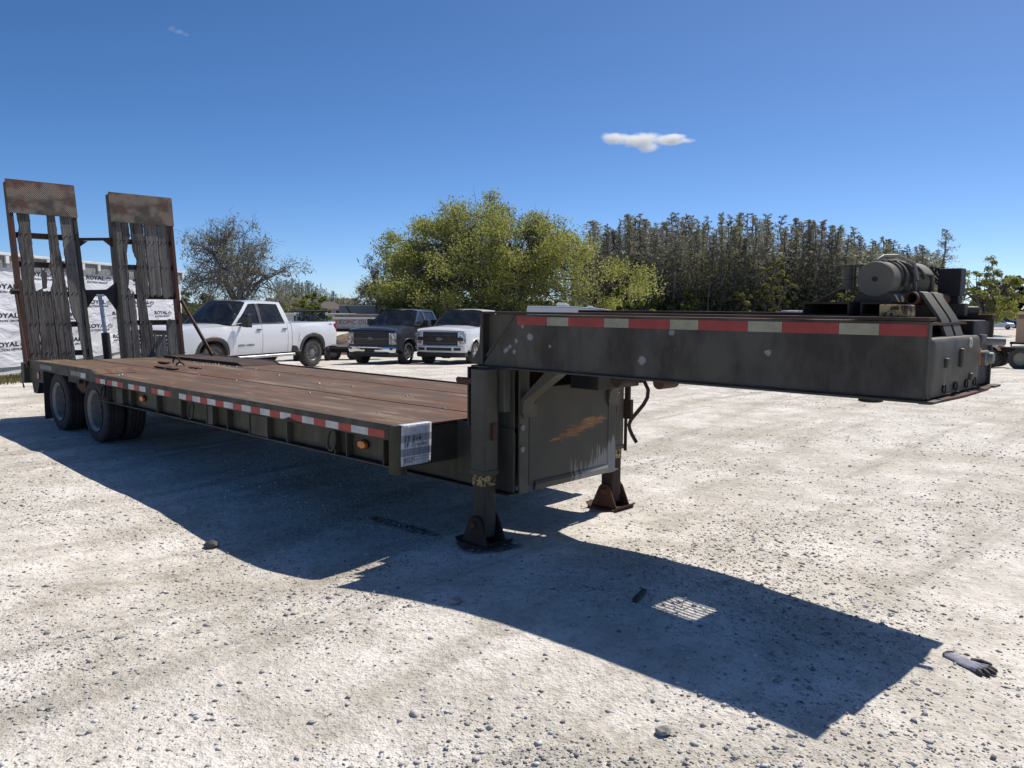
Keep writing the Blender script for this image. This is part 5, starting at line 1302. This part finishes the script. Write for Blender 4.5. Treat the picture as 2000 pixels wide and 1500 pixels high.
# ---- clouds
def cloud(nm, label, u, v, d, blobs, dens):
    c0 = at(u, v, d); b = bmesh.new()
    t = NT(nm+'_vapour'); t.n.remove(t.b)
    vol = t.node('ShaderNodeVolumePrincipled'); vol.inputs['Color'].default_value = (.995,.997,1,1); vol.inputs['Anisotropy'].default_value = .2
    t.t.links.new(vol.outputs[0], t.out.inputs['Volume'])
    acc = None
    dist = t.node('ShaderNodeVectorMath', operation='ADD')
    nz = t.node('ShaderNodeTexNoise'); nz.inputs['Scale'].default_value = .016; nz.inputs['Detail'].default_value = 7; nz.inputs['Roughness'].default_value = .62
    t.t.links.new(t.tc.outputs['Object'], nz.inputs['Vector'])
    for (x, y, z, rx, rz) in blobs:
        mp = t.node('ShaderNodeMapping'); mp.vector_type = 'TEXTURE'; t.t.links.new(t.tc.outputs['Object'], mp.inputs[0])
        mp.inputs['Location'].default_value = (x, y, z); mp.inputs['Scale'].default_value = (rx, rx*.6, rz)
        ln = t.node('ShaderNodeVectorMath', operation='LENGTH'); t.t.links.new(mp.outputs[0], ln.inputs[0])
        q = t.math('SUBTRACT', 1.0, ln.outputs['Value']); q = t.math('MAXIMUM', q, -.6)
        acc = q if acc is None else t.math('MAXIMUM', acc, q)
    dn = t.math('ADD', acc, t.math('MULTIPLY', t.math('SUBTRACT', nz.outputs[0], .5), 1.9))
    dn = t.math('MULTIPLY', t.math('MINIMUM', t.math('MAXIMUM', t.math('SUBTRACT', dn, .12), 0), .6), dens)
    t.t.links.new(dn, vol.inputs['Density'])
    X = [q[0]-q[3]*1.35 for q in blobs]+[q[0]+q[3]*1.35 for q in blobs]; Z = [q[2]-q[4]*1.4 for q in blobs]+[q[2]+q[4]*1.4 for q in blobs]; D = max(q[3] for q in blobs)*.85
    o = MB().box(min(X), max(X), -D, D, min(Z), max(Z)).build(nm, t.m)
    o.location = c0; o.rotation_euler = (0, 0, math.atan2(_r2.y, _r2.x)); tag(o, label, 'cloud')
    return o
cloud('cloud', 'small white flat cloud above the cypress woods', 1265, 275, 3000, [(-105,0,8,75,24),(-30,0,5,95,30),(5,0,-22,50,22),(80,0,2,85,20),(135,0,2,50,14),(110,0,16,50,10)], .09)
cloud('cloud', 'tiny faint cloud wisp high in the upper left sky', 347, 61, 3000, [(-22,0,10,26,13),(8,0,-2,28,11),(30,0,-12,20,9)], .014)

# ================================================================== trees
def leafmat(name, c1, c2, trans=.55, rough=.6, vary=0):
    t = NT(name); oi = t.node('ShaderNodeObjectInfo'); 
    n = t.noise(.55, detail=4, rough=.65); n2 = t.noise(6, detail=2)
    cc = t.mix(t.ramp(n, [(.3, 0), (.7, 1)]), c1, c2); cc = t.mix(t.ramp(n2, [(.3, .35), (.7, 0)]), cc, tuple(x*.7 for x in c1))
    rnd = oi.outputs['Random']
    if vary: cc = t.mix(t.ramp(rnd, [(0, vary), (.5, 0)]), cc, tuple(x*.55 for x in c1)); cc = t.mix(t.ramp(rnd, [(.55, 0), (1, vary)]), cc, (c2[0]*.75, c2[1]*.80, c2[2]*.55))
    m_ = t.done(cc, rough, 0, None, .2)
    tl_ = t.node('ShaderNodeBsdfTranslucent'); t.set(tl_.inputs[0], cc); ms = t.node('ShaderNodeMixShader'); ms.inputs[0].default_value = trans
    t.t.links.new(t.b.outputs[0], ms.inputs[1]); t.t.links.new(tl_.outputs[0], ms.inputs[2]); t.t.links.new(ms.outputs[0], t.out.inputs[0])
    return m_
M['leaf_oak'] = leafmat('oak_leaf', (.26,.285,.075), (.45,.455,.14))
M['leaf_bare'] = leafmat('sparse_oak_leaf', (.24,.24,.16), (.38,.38,.26))
M['leaf_lime'] = leafmat('fresh_leaf', (.16,.20,.035), (.27,.32,.06))
M['leaf_yellow'] = leafmat('yellow_green_leaf', (.21,.21,.05), (.34,.32,.09))
M['leaf_dark'] = leafmat('dark_leaf', (.075,.10,.04), (.14,.165,.065))
M['twig'] = leafmat('grey_twig', (.25,.24,.175), (.43,.41,.31), .45, .85, .8)
M['moss'] = leafmat('hanging_moss', (.16,.15,.12), (.28,.26,.21), .3, .9)
t = NT('tree_bark'); M['bark'] = t.done(t.ramp(t.noise(2.5, t.map((1,1,.25)), detail=6), [(.3,(.05,.045,.04)),(.7,(.16,.145,.125))]), .9)
t = NT('pale_bark'); M['bark_grey'] = t.done(t.ramp(t.noise(2.5, t.map((1,1,.25)), detail=6), [(.3,(.09,.083,.075)),(.7,(.22,.205,.185))]), .9)

class Leaves:
    def __init__(s): s.v = []; s.f = []
    def add(s, pts, size, aspect=1.6, droop=0., rs=rng):
        n = len(pts); pts = np.asarray(pts)
        d = rs.normal(size=(n, 3)); d[:, 2] = d[:, 2]*(1-droop)-droop*1.5; d /= np.linalg.norm(d, axis=1)[:, None]
        e = rs.normal(size=(n, 3)); e -= (e*d).sum(1)[:, None]*d; e /= np.linalg.norm(e, axis=1)[:, None]
        sz = size*rs.uniform(.6, 1.35, n)[:, None]
        a = d*sz*aspect*.5; b = e*sz*.5
        o = len(s.v)*4 if False else sum(len(q) for q in s.v)
        q = np.stack([pts-a, pts-b*.9+a*.1, pts+a, pts+b*.9+a*.1], 1).reshape(-1, 3)
        s.v.append(q); idx = np.arange(n*4).reshape(-1, 4)+o; s.f.append(idx)
    def build(s, name, mat, parent=None):
        v = np.concatenate(s.v); f = np.concatenate(s.f); me = bpy.data.meshes.new(name)
        me.vertices.add(len(v)); me.vertices.foreach_set('co', v.astype(np.float32).ravel())
        me.loops.add(f.size); me.loops.foreach_set('vertex_index', f.astype(np.int32).ravel())
        me.polygons.add(len(f)); me.polygons.foreach_set('loop_start', np.arange(0, f.size, 4, dtype=np.int32))
        me.update(calc_edges=True); me.validate(); me.materials.append(mat)
        return link(name, me, parent)

def limb(b, p0, p1, r0, r1, sag=0, wob=.06, seg=6, n=6, rs=random):
    p0 = Vector(p0); p1 = Vector(p1); L = (p1-p0).length; pts = []; rad = []
    off = Vector((rs.uniform(-1,1), rs.uniform(-1,1), rs.uniform(-1,1)))*L*wob; off2 = Vector((rs.uniform(-1,1), rs.uniform(-1,1), rs.uniform(-1,1)))*L*wob
    for k in range(seg+1):
        t_ = k/seg; q = p0.lerp(p1, t_)+off*math.sin(math.pi*t_)+off2*math.sin(2*math.pi*t_)*.7; q.z += sag*L*math.sin(math.pi*t_)
        pts.append(q); rad.append(r0+(r1-r0)*t_)
    b.pipe(pts, rad, n, False); return pts

def oak(name, label, base, height, spread, lobes, leafn, leafsize, mat, bare=False, seed=1, trunk_h=.18, moss=0, r0=.55, lean=0, cat='tree', group=None, squash=1.0, bark='bark', asp=1.7):
    rs = random.Random(seed); nr = np.random.default_rng(seed)
    o = empty(name, base); tag(o, label, cat, group)
    b = MB(); th = height*trunk_h; top = Vector((lean, 0, th))
    limb(b, (0, 0, -.4), top, r0, r0*.85, 0, .05, 5, 10, rs)
    L = Leaves(); MS = Leaves()
    mains = []
    nm = 7 if not bare else 8
    for k in range(nm):
        a = 2*math.pi*(k+rs.uniform(-.3, .3))/nm; el = rs.uniform(.25, 1.25)
        rad = spread*.5*.55*math.cos(el)*rs.uniform(.8, 1.1)+.4; hh = th+(height-th)*(.18+.42*math.sin(el))
        e = Vector((rad*math.cos(a), rad*math.sin(a)*squash, hh)); pts = limb(b, top, e, r0*.5, r0*.2, .05, .09, 7, 7, rs); mains.append(pts)
    for i in range(lobes):
        u = rs.uniform(0, 2*math.pi); cz = rs.random()**.75                                # more towards the top shell
        sh_ = rs.uniform(.78, 1.0) if rs.random() < .75 else rs.uniform(.3, .75)
        rr = math.sqrt(max(0, 1-cz**2.2))*sh_
        zz = th*.75+(height-th*.75)*(cz*sh_*.97 if rs.random() < .8 else rs.uniform(.05, .5))
        lump = .86+.28*math.sin(3*u+seed)*math.sin(2.2*cz*3+seed)
        c_ = Vector((spread*.5*rr*math.cos(u)*lump, spread*.5*squash*rr*math.sin(u)*lump, zz))
        m_ = min(mains, key=lambda P_: (P_[-1]-c_).length); st_ = m_[rs.randint(3, 7)]
        pts = limb(b, st_, c_, r0*.16, .025, .06, .10, 6, 5, rs)
        rl = spread*rs.uniform(.026, .052)*(1.0 if not bare else 1.5)*(1.25 if spread < 15 and not bare else 1)
        for q in range(4 if not bare else 9):                                              # twigs
            d_ = Vector((rs.gauss(0, 1), rs.gauss(0, 1), rs.gauss(.35, .8))).normalized()
            s0 = pts[rs.randint(3, 6)]; e_ = s0+d_*rl*rs.uniform(.8, 1.7)
            tw = limb(b, s0, e_, .035 if not bare else .03, .010, .0, .12, 3, 3, rs)
            if bare:
                for q2 in range(4):
                    d2_ = (d_+Vector((rs.gauss(0, .7), rs.gauss(0, .7), rs.gauss(.1, .6)))).normalized(); s1 = tw[rs.randint(1, 3)]; limb(b, s1, s1+d2_*rl*rs.uniform(.4, .9), .016, .006, 0, .1, 2, 3, rs)
        n = int(leafn*rs.uniform(.6, 1.3)); g = nr.normal(size=(n, 3)); g /= np.linalg.norm(g, axis=1)[:, None]; g *= (nr.random(n)**.42)[:, None]*np.array([rl*1.05, rl*1.05, rl*.75]); g *= (1+.35*np.sin(g[:, :1]*9/rl+i)*np.sin(g[:, 1:2]*7/rl)); g[:, 2] += rl*.1
        L.add(g+np.array(c_), leafsize, asp, .25, nr)
        if moss and rs.random() < moss:
            n = rs.randint(6, 16); g = nr.normal(size=(n, 3))*np.array([rl*.7, rl*.7, rl*.15]); g[:, 2] -= rl*.55; MS.add(g+np.array(c_), leafsize*1.0, 4.5, .93, nr)
    b.build('trunk', M[bark], o, 60, 0, False); L.build('crown', M[mat], o)
    if MS.v: MS.build('hanging_moss', M['moss'], o)['kind'] = 'stuff'
    return o

def base(u, d):
    p = at(u, 600, d); return Vector((p.x, p.y, -1.3))
oak('oak_tree', 'huge spreading green oak behind the parked pickups', base(952, 108), 17.8, 44, 430, 310, .17, 'leaf_oak', False, 3, .14, .55, .8, squash=.7)
oak('oak_tree', 'grey half bare oak with hanging moss behind the white crew cab pickup', base(458, 102), 14.2, 17.5, 150, 36, .15, 'leaf_bare', True, 5, .22, .8, .5, lean=.8, bark='bark_grey')
oak('oak_tree', 'leafless grey oak at the left edge of the big green oak', base(752, 116), 11.5, 12, 95, 22, .14, 'leaf_bare', True, 8, .22, .5, .35, bark='bark_grey')
oak('oak_tree', 'loose green oak at the right behind the winch', base(1925, 92), 9.2, 9.0, 80, 130, .16, 'leaf_oak', False, 12, .22, .2, .35)
oak('bush', 'yellow green bush behind the cab of the white crew cab pickup', base(606, 95), 4.9, 6.2, 40, 200, .15, 'leaf_lime', False, 15, .15, 0, .15)
oak('bush', 'bright green bush in front of the cypress woods', base(1235, 150), 8.6, 11, 60, 200, .22, 'leaf_lime', False, 17, .15, 0, .2)
oak('young_tree', 'tall yellow green tree among the grey cypress trunks', base(1516, 150), 12.6, 7.0, 55, 200, .21, 'leaf_yellow', False, 18, .2, 0, .25)
oak('bush', 'small yellow green bush below the winch control rod', base(1650, 150), 6.5, 6, 30, 90, .30, 'leaf_yellow', False, 19, .2, 0, .2)
oak('young_tree', 'thin tree with a small yellow tuft high among the cypress trunks', base(1385, 152), 13.0, 3.0, 14, 60, .25, 'leaf_yellow', False, 21, .75, 0, .12)
for u, d, h, s_, sd, lab in ((1945, 180, 10, 12, 31, 'dark dense tree left in the far right woods'), (1985, 175, 11.5, 13, 32, 'dark dense tree in the middle of the far right woods'), (2040, 170, 12, 14, 33, 'dark dense tree at the right end of the far right woods')):
    oak('far_tree', lab, base(u, d), h, s_, 60, 110, .40, 'leaf_dark', False, sd, .12, 0, .3, group='woods at the far right')
for u, d, h, s_, sd, lab in ((700, 230, 3.6, 5, 41, 'small dark round tree above the sheet metal building'), (735, 180, 7.5, 6, 42, 'dark cedar at the left foot of the big oak'), (380, 160, 6.0, 12, 43, 'low dark tree just right of the loading ramp')):
    oak('far_tree', lab, base(u, d), h, s_, 34, 80, .30, 'leaf_dark', False, sd, .12, 0, .2)
oak('far_tree', 'tiny bare tree standing alone right of the far left woods', base(715, 230), 5.0, 3.2, 16, 8, .25, 'leaf_bare', True, 44, .4, 0, .12)

# ---- cypress: a few kinds, copied
def cypress(h, seed, dense=1.0, green=False):
    rs = random.Random(seed); nr = np.random.default_rng(seed); b = MB(); L = Leaves()
    wob = [(rs.uniform(-.25, .25), rs.uniform(-.25, .25)) for _ in range(9)]
    pts = [Vector((wob[k][0]*(k > 0), wob[k][1]*(k > 0), h*k/8)) for k in range(9)]
    b.pipe(pts, [.26*(1-k/8)**.8+.03 for k in range(9)], 6, False)
    nb = int(85*dense); cw = rs.uniform(1.6, 3.0)
    for i in range(nb):
        t_ = .10+.90*(i+rs.random())/nb; z = h*t_; k = min(7, int(t_*8)); s0 = pts[k].lerp(pts[k+1], t_*8-k) if t_ < 1 else pts[-1]
        prof = (.6 if t_ < .35 else 1.0)*(1-.88*max(0, (t_-.50)/.50)**1.25)*(.75+.5*math.sin(t_*23+seed*1.7)**2)
        ln = cw*prof*rs.uniform(.45, 1.15)+.15; a = rs.uniform(0, 2*math.pi); up = rs.uniform(-.05, .75)
        e = s0+Vector((math.cos(a)*ln, math.sin(a)*ln, up*ln)); b.pipe([s0, s0.lerp(e, .5)+Vector((0, 0, .08*ln)), e], [.04, .026, .010], 3, False)
        n = int(rs.uniform(9, 17)*dense); tt = nr.uniform(.25, 1.1, n)[:, None]; P = np.array(s0)[None]*(1-tt)+np.array(e)[None]*tt+nr.normal(size=(n, 3))*.16*ln
        L.add(P, .13, 4.2, .55, nr)
    return b.mesh('trunk', 60, False), L
KIND = []
for k, (h, dn) in enumerate(((20.5, 1.0), (19.0, 1.1), (21.5, .95), (18.0, 1.15), (20.0, .9), (22.0, 1.05), (17.0, 1.2))):
    tm_, L = cypress(h, 60+k, dn); tm_.materials.append(M['bark_grey']); lo_ = L.build('crown', M['twig']); cm = lo_.data; bpy.data.objects.remove(lo_); KIND.append((tm_, cm, h))
def put_cypress(u, d, h, label, group, zrot, kind=None):
    tm_, cm, kh = KIND[kind if kind is not None else random.randrange(len(KIND))]; s_ = h/kh
    o = empty('cypress_tree', base(u, d), zrot); o.scale = (s_*random.uniform(.9, 1.9), s_*random.uniform(.9, 1.9), s_); tag(o, label, 'tree', group)
    link('trunk', tm_, o); link('crown', cm, o); return o
GW = 'grey cypress trees in the woods behind the gooseneck'
def skyline(u): return interp(u, [(1120,470),(1150,432),(1180,440),(1235,412),(1280,432),(1305,408),(1345,425),(1385,418),(1425,418),(1475,412),(1500,430),(1545,425),(1590,425),(1625,440),(1650,445),(1690,460),(1720,462),(1750,475),(1785,480),(1820,488),(1850,500)])
rows_ = [(1122, 1800, 158, 34, 1.0), (1130, 1815, 163, 34, .99), (1125, 1815, 169, 34, .97), (1130, 1820, 176, 36, .99), (1125, 1830, 184, 36, 1.0)]
for ri, (u0, u1, d, n, hs_) in enumerate(rows_):
    for k in range(n):
        u = u0+(u1-u0)*(k+random.uniform(.1, .9))/n; dd = d+random.uniform(-2.5, 2.5)
        hor = 597+(u-1000)*.0068; top = skyline(u)+random.choice((0, 4, 10, 18, 28, 38, 48))+random.uniform(-3, 8)
        h = (hor-top)/FPX*dd+3.05
        put_cypress(u, dd, h*hs_, ('slender grey cypress in the woods, left of or above the bright green bush' if u < 1290 else 'slender grey cypress between the bright green bush and the tall yellow green tree' if u < 1480 else 'slender grey cypress beside or above the tall yellow green tree' if u < 1600 else 'slender grey cypress in the right part of the woods, near the winch'), GW, random.uniform(0, 6.28))
for u, top, lab in ((1838, 452, 'lone dark cypress rising right of the winch'), (1795, 482, 'short cypress at the right end of the woods, just left of the lone dark one')):
    put_cypress(u, 150, (603-top)/FPX*150+3.05, lab, None, 1.0, 1)
GL = 'distant grey cypress trees behind the white crew cab pickup'
for k in range(44):
    u = 540+140*(k+random.random())/44; d = 260+random.uniform(0, 60); top = interp(u, [(530,535),(570,542),(600,545),(625,552),(650,566),(680,580)])+random.uniform(0, 14)
    put_cypress(u, d, (594-top)/FPX*d+3.05, 'distant grey cypress in the far woods above the white crew cab pickup', GL, random.uniform(0, 6.28))
# ---- undergrowth between the trunks
def scrub(name, label, u0, u1, d0, d1, n, h, mat, size):
    L = Leaves(); P = []
    for _ in range(n):
        u = random.uniform(u0, u1); d = random.uniform(d0, d1); p = base(u, d); P.append((p.x, p.y, p.z+h*random.random()**1.6))
    L.add(np.array(P), size, 2.2, .2, rng); tag(L.build(name, M[mat]), label, 'undergrowth', kind='stuff')
scrub('undergrowth', 'grey twiggy undergrowth between the cypress trunks', 1115, 1840, 155, 188, 42000, 14.0, 'twig', .42)
scrub('green_undergrowth', 'dark green undergrowth at the foot of the cypress woods', 1140, 1830, 153, 172, 12000, 6.5, 'leaf_dark', .4)
scrub('far_undergrowth', 'dim undergrowth of the distant left woods', 520, 700, 262, 320, 7000, 5.0, 'twig', .7)
scrub('hedge', 'low green scrub below the far right trees', 1925, 2080, 150, 165, 5000, 2.6, 'leaf_yellow', .4)
scrub('oak_undergrowth', 'dark scrub under the big oak', 735, 1150, 100, 125, 7000, 3.6, 'leaf_dark', .4)
scrub('left_undergrowth', 'dark scrub below the half bare oak', 330, 560, 104, 125, 4000, 3.0, 'leaf_dark', .4)
oak('bush', 'olive green bush left of the tall yellow green tree', base(1455, 152), 7.0, 8, 40, 160, .22, 'leaf_oak', False, 51, .15, 0, .2)
oak('bush', 'low green bush between the bright green bush and the woods centre', base(1330, 153), 6.2, 9, 40, 160, .22, 'leaf_lime', False, 52, .15, 0, .2)
# woods that close the horizon on both sides of the view
P = []; a0 = math.atan2(_f.y, _f.x)
for _ in range(16000):
    a = a0+random.choice((random.uniform(.62, 1.9), random.uniform(-1.9, -.60))); r_w = random.uniform(195, 235)
    top = 9+4*math.sin(a*31)*math.sin(a*17+1)+2*math.sin(a*83); P.append((CAM.x+r_w*math.cos(a), CAM.y+r_w*math.sin(a), -1.3+top*random.random()**.8))
L = Leaves(); L.add(np.array(P), 1.5, 1.8, .2, rng); tag(L.build('far_woods', M['leaf_dark']), 'far dark woods closing the horizon beside the lot', 'woods', kind='stuff')

# ================================================================== ground
t = NT('crushed_limestone')
big = t.noise(.42, t.map((1,1.4,1), (0,0,.4)), detail=6, rough=.65, dist=.5); mid = t.noise(1.6, t.map((1, 1, 1), loc=(5, 2, 0)), detail=7, rough=.65); fine = t.noise(14, detail=6, rough=.7); peb = t.voro(38); peb2 = t.voro(95)
pebc = t.voro(38, out='Color'); pn = t.sep(vec=pebc)[0]
trk = t.noise(1, t.map((1.9, .15, 1), (0, 0, .2)), detail=6, rough=.65, dist=.4)
c = t.ramp(mid, [(.26,(.42,.385,.32)),(.42,(.60,.56,.49)),(.56,(.73,.685,.615)),(.72,(.84,.795,.73))])
c = t.mix(t.ramp(big, [(.46, 0), (.66, .75)]), c, t.ramp(fine, [(.35,(.36,.325,.25)),(.65,(.52,.475,.385))]))
c = t.mix(t.ramp(trk, [(.52, 0), (.64, .75)]), c, t.ramp(fine, [(.35,(.30,.27,.22)),(.65,(.50,.465,.395))]))
c = t.mix(t.ramp(fine, [(.38, .55), (.50, 0)]), c, (.38,.355,.305))  # dark flecks painted in for the shaded sides of small pebbles
c = t.mix(t.ramp(fine, [(.60, 0), (.75, .6)]), c, (.78,.76,.735))
c = t.mix(t.math('MULTIPLY', t.ramp(peb, [(.16, .8), (.30, 0)]), t.ramp(pn, [(.55, 0), (.75, 1)])), c, t.ramp(pn, [(.55,(.20,.19,.18)),(.8,(.34,.33,.31)),(.95,(.66,.65,.63))]))
for x0_, wdt, am in ((-1.12, .16, .62), (.0, .12, .42), (-2.2, .2, .35), (1.55, .14, .3), (5.2, .2, .3), (6.9, .2, .3)):     # wheel tracks crossing the lot
    xx_, yy_, zz_ = t.sep('Object')
    ln_ = t.math('SUBTRACT', t.math('ADD', xx_, t.math('MULTIPLY', yy_, .21)), x0_)
    ln_ = t.math('ADD', t.math('ABSOLUTE', ln_), t.math('MULTIPLY', t.math('SUBTRACT', mid, .5), .7))
    c = t.mix(t.math('MULTIPLY', t.ramp(ln_, [(max(0, wdt*.4), am), (wdt*1.5, 0)]), t.ramp(big, [(.3, .35), (.6, 1)])), c, t.ramp(fine, [(.35,(.24,.205,.15)),(.6,(.44,.40,.32)),(.75,(.58,.545,.48))]))
# oil under the near edge of the neck and by the leg
x, y, z = t.sep('Object')
def spot(cx, cy, rx, ry, edge):
    a = t.math('DIVIDE', t.math('SUBTRACT', x, cx), rx); b_ = t.math('DIVIDE', t.math('SUBTRACT', y, cy), ry)
    r = t.math('SQRT', t.math('ADD', t.math('MULTIPLY', a, a), t.math('MULTIPLY', b_, b_)))
    return t.ramp(t.math('ADD', r, t.math('MULTIPLY', t.math('SUBTRACT', mid, .5), 1.6)), [(edge, 1), (edge+.25, 0)])
oil = t.math('MAXIMUM', t.math('MULTIPLY', spot(-.55, .46, .62, .10, .55), t.ramp(fine, [(.40, .2), (.55, 1)])), spot(.52, .40, .30, .28, .6))
c = t.mix(t.math('MULTIPLY', oil, .85), c, (.035,.03,.025))
xg, yg_, zg = t.sep('Object'); dd_ = t.math('SQRT', t.math('ADD', t.math('MULTIPLY', xg, xg), t.math('MULTIPLY', yg_, yg_)))
c = t.mix(t.ramp(t.math('ADD', t.math('MULTIPLY', dd_, .005), t.math('MULTIPLY', t.math('SUBTRACT', t.noise(.03, detail=5), .5), .25)), [(.76, 0), (.84, 1)]), c, t.ramp(fine, [(.35,(.07,.075,.03)),(.65,(.16,.15,.07))]))   # rough grass beyond the lot
nm = t.bump(mid, .2, .05); nm = t.bump(fine, .45, .022, nm); nm = t.bump(peb, .45, .014, nm); nm = t.bump(peb2, .5, .008, nm); nm = t.bump(t.noise(70, detail=4, rough=.7), .35, .008, nm)
M['ground'] = t.done(c, .95, 0, nm, .2)

radii = [0.0]+list(.35*1.0125**np.arange(0, 740)); radii = [r for r in radii if r < 3200]+[3400, 5000]
ang0 = math.degrees(math.atan2(_f.y, _f.x))
angs = np.concatenate([np.arange(-44, 44, .28), np.arange(44, 316, 4)]); angs = np.radians(angs+ang0)
RR = np.array(radii)[:, None]; AA = angs[None, :]
X = CAM.x+RR*np.cos(AA); Y_ = CAM.y+RR*np.sin(AA); Z = gz(X, Y_)
nr_, na_ = X.shape; v = np.stack([X, Y_, Z], -1).reshape(-1, 3)
i, j = np.meshgrid(np.arange(1, nr_-1), np.arange(na_), indexing='ij'); j2 = (j+1) % na_
f = np.stack([i*na_+j, (i+1)*na_+j, (i+1)*na_+j2, i*na_+j2], -1).reshape(-1, 4)
tri = [(0, na_+k, na_+(k+1) % na_) for k in range(na_)]
me = bpy.data.meshes.new('ground'); nl = f.size+len(tri)*3
me.vertices.add(len(v)); me.vertices.foreach_set('co', v.astype(np.float32).ravel())
li = np.concatenate([f.ravel(), np.array(tri).ravel()]).astype(np.int32); me.loops.add(nl); me.loops.foreach_set('vertex_index', li)
me.polygons.add(len(f)+len(tri)); me.polygons.foreach_set('loop_start', np.concatenate([np.arange(0, f.size, 4), f.size+3*np.arange(len(tri))]).astype(np.int32))
me.polygons.foreach_set('use_smooth', np.ones(len(f)+len(tri), bool)); me.update(calc_edges=True); me.materials.append(M['ground'])
tag(link('ground', me), 'pale crushed limestone lot with scattered stones', kind='structure')

# ---- gravel: loose stones, one mass
def gravel(n, name, rmin, rmax, smin, smax, base_cols, seed, label):
    r_ = np.random.default_rng(seed)
    rad = rmin*(rmax/rmin)**r_.random(n*3); a = math.radians(ang0)+np.radians(r_.uniform(-42, 42, n*3))
    x = CAM.x+rad*np.cos(a); y = CAM.y+rad*np.sin(a)
    dn = fbm(x*.55+11, y*.55, 4, 21)+.6*fbm(x*.5*math.cos(.5)+y*.5*math.sin(.5), (-x*math.sin(.5)+y*math.cos(.5))*2.2, 3, 5)
    keep = np.argsort(-(dn+r_.normal(size=len(x))*.22))[:n]; x = x[keep]; y = y[keep]; rad = rad[keep]
    s = np.exp(r_.normal(0, .62, n))*smin; s = np.clip(s, smin*.5, smax)
    z = gz(x, y)
    phi = (1+5**.5)/2
    if n > 5000:
        ico = np.array([(1,0,0),(-1,0,0),(0,1,0),(0,-1,0),(.1,0,1),(0,.1,-1)])*1.0
        fc = np.array([(0,2,4),(2,1,4),(1,3,4),(3,0,4),(2,0,5),(1,2,5),(3,1,5),(0,3,5)])
    else:
        ico = np.array([(-1,phi,0),(1,phi,0),(-1,-phi,0),(1,-phi,0),(0,-1,phi),(0,1,phi),(0,-1,-phi),(0,1,-phi),(phi,0,-1),(phi,0,1),(-phi,0,-1),(-phi,0,1)])/1.9
        fc = np.array([(0,11,5),(0,5,1),(0,1,7),(0,7,10),(0,10,11),(1,5,9),(5,11,4),(11,10,2),(10,7,6),(7,1,8),(3,9,4),(3,4,2),(3,2,6),(3,6,8),(3,8,9),(4,9,5),(2,4,11),(6,2,10),(8,6,7),(9,8,1)])
    nv, nf = len(ico), len(fc)
    V = ico[None]*r_.uniform(.52, 1.25, (n, nv, 1)); V = V*np.stack([r_.uniform(.8, 1.4, n), r_.uniform(.7, 1.1, n), r_.uniform(.4, .75, n)], 1)[:, None]
    ct, st_ = np.cos(r_.uniform(0, 6.28, n)), np.sin(r_.uniform(0, 6.28, n)); th = r_.uniform(0, 6.28, n); ct, st_ = np.cos(th), np.sin(th)
    Vx = V[..., 0]*ct[:, None]-V[..., 1]*st_[:, None]; Vy = V[..., 0]*st_[:, None]+V[..., 1]*ct[:, None]
    P = np.stack([Vx, Vy, V[..., 2]], -1)*s[:, None, None]+np.stack([x, y, z+s*.16], 1)[:, None]
    F = fc[None]+(np.arange(n)*nv)[:, None, None]
    me = bpy.data.meshes.new(name); me.vertices.add(n*nv); me.vertices.foreach_set('co', P.astype(np.float32).ravel())
    me.loops.add(n*nf*3); me.loops.foreach_set('vertex_index', F.astype(np.int32).ravel()); me.polygons.add(n*nf); me.polygons.foreach_set('loop_start', np.arange(0, n*nf*3, 3, dtype=np.int32))
    at_ = me.attributes.new('tone', 'FLOAT', 'POINT'); at_.data.foreach_set('value', np.repeat(r_.random(n), nv).astype(np.float32))
    me.update(calc_edges=True)
    t = NT(name+'_stone'); an = t.node('ShaderNodeAttribute', attribute_name='tone')
    cc = t.ramp(an.outputs['Fac'], base_cols); cc = t.mix(t.ramp(t.noise(60, detail=4), [(.35, .4), (.6, 0)]), cc, (.2,.19,.175))
    me.materials.append(t.done(cc, .92, 0, t.bump(t.noise(120, detail=3), .3, .004), .2))
    tag(link(name, me), label, 'gravel', kind='stuff')
cols = [(.0,(.20,.195,.195)),(.15,(.32,.31,.30)),(.4,(.48,.465,.44)),(.7,(.62,.60,.575)),(1.0,(.76,.75,.73))]
gravel(180000, 'gravel', 1.4, 34, .0042, .019, cols, 3, 'loose limestone gravel strewn over the lot')
gravel(220, 'coarse_gravel', 1.6, 20, .010, .026, [(.0,(.17,.165,.16)),(.5,(.36,.345,.32)),(1.0,(.62,.60,.57))], 8, 'scattered larger grey stones on the lot')
# ---- crumbs lying on the deck
r_ = random.Random(5); b = MB()
for k in range(70):
    x, y = r_.uniform(-8, -.2), r_.choice((.93, 1.87, 1.3, 2.2, .3))+r_.gauss(0, .12); s = r_.uniform(.004, .016)
    if k > 40: x, y = r_.gauss(-6.6, .5), r_.gauss(1.9, .12)
    y = min(max(y, .08), 2.48)
    b.add([(x+s*r_.uniform(-1,1), y+s*r_.uniform(-1,1), H+.003), (x+s*1.2, y, H+.003), (x, y+s*1.1, H+.003), (x-s, y-s*.6, H+.003), (x, y, H+.003+s)], [(0,1,4),(1,2,4),(2,3,4),(3,0,4)])
tag(b.build('deck_grit', M['white_plastic']), 'white grit scattered on the rusty deck', 'grit', kind='stuff')
# ---- grass along the container
L = Leaves(); P = []
for k in range(5000):
    s_ = random.uniform(0, Lw); q = wA+wd*s_+wn_*(.15+abs(random.gauss(0, .55))); P.append((q.x, q.y, gz1(q.x, q.y)+.03+.07*random.random()))
L.add(np.array(P), .035, 5, -.6, rng); tag(L.build('grass', leafmat('dry_grass', (.10,.10,.04), (.20,.18,.09))), 'thin grass growing along the foot of the container', 'grass', kind='stuff')
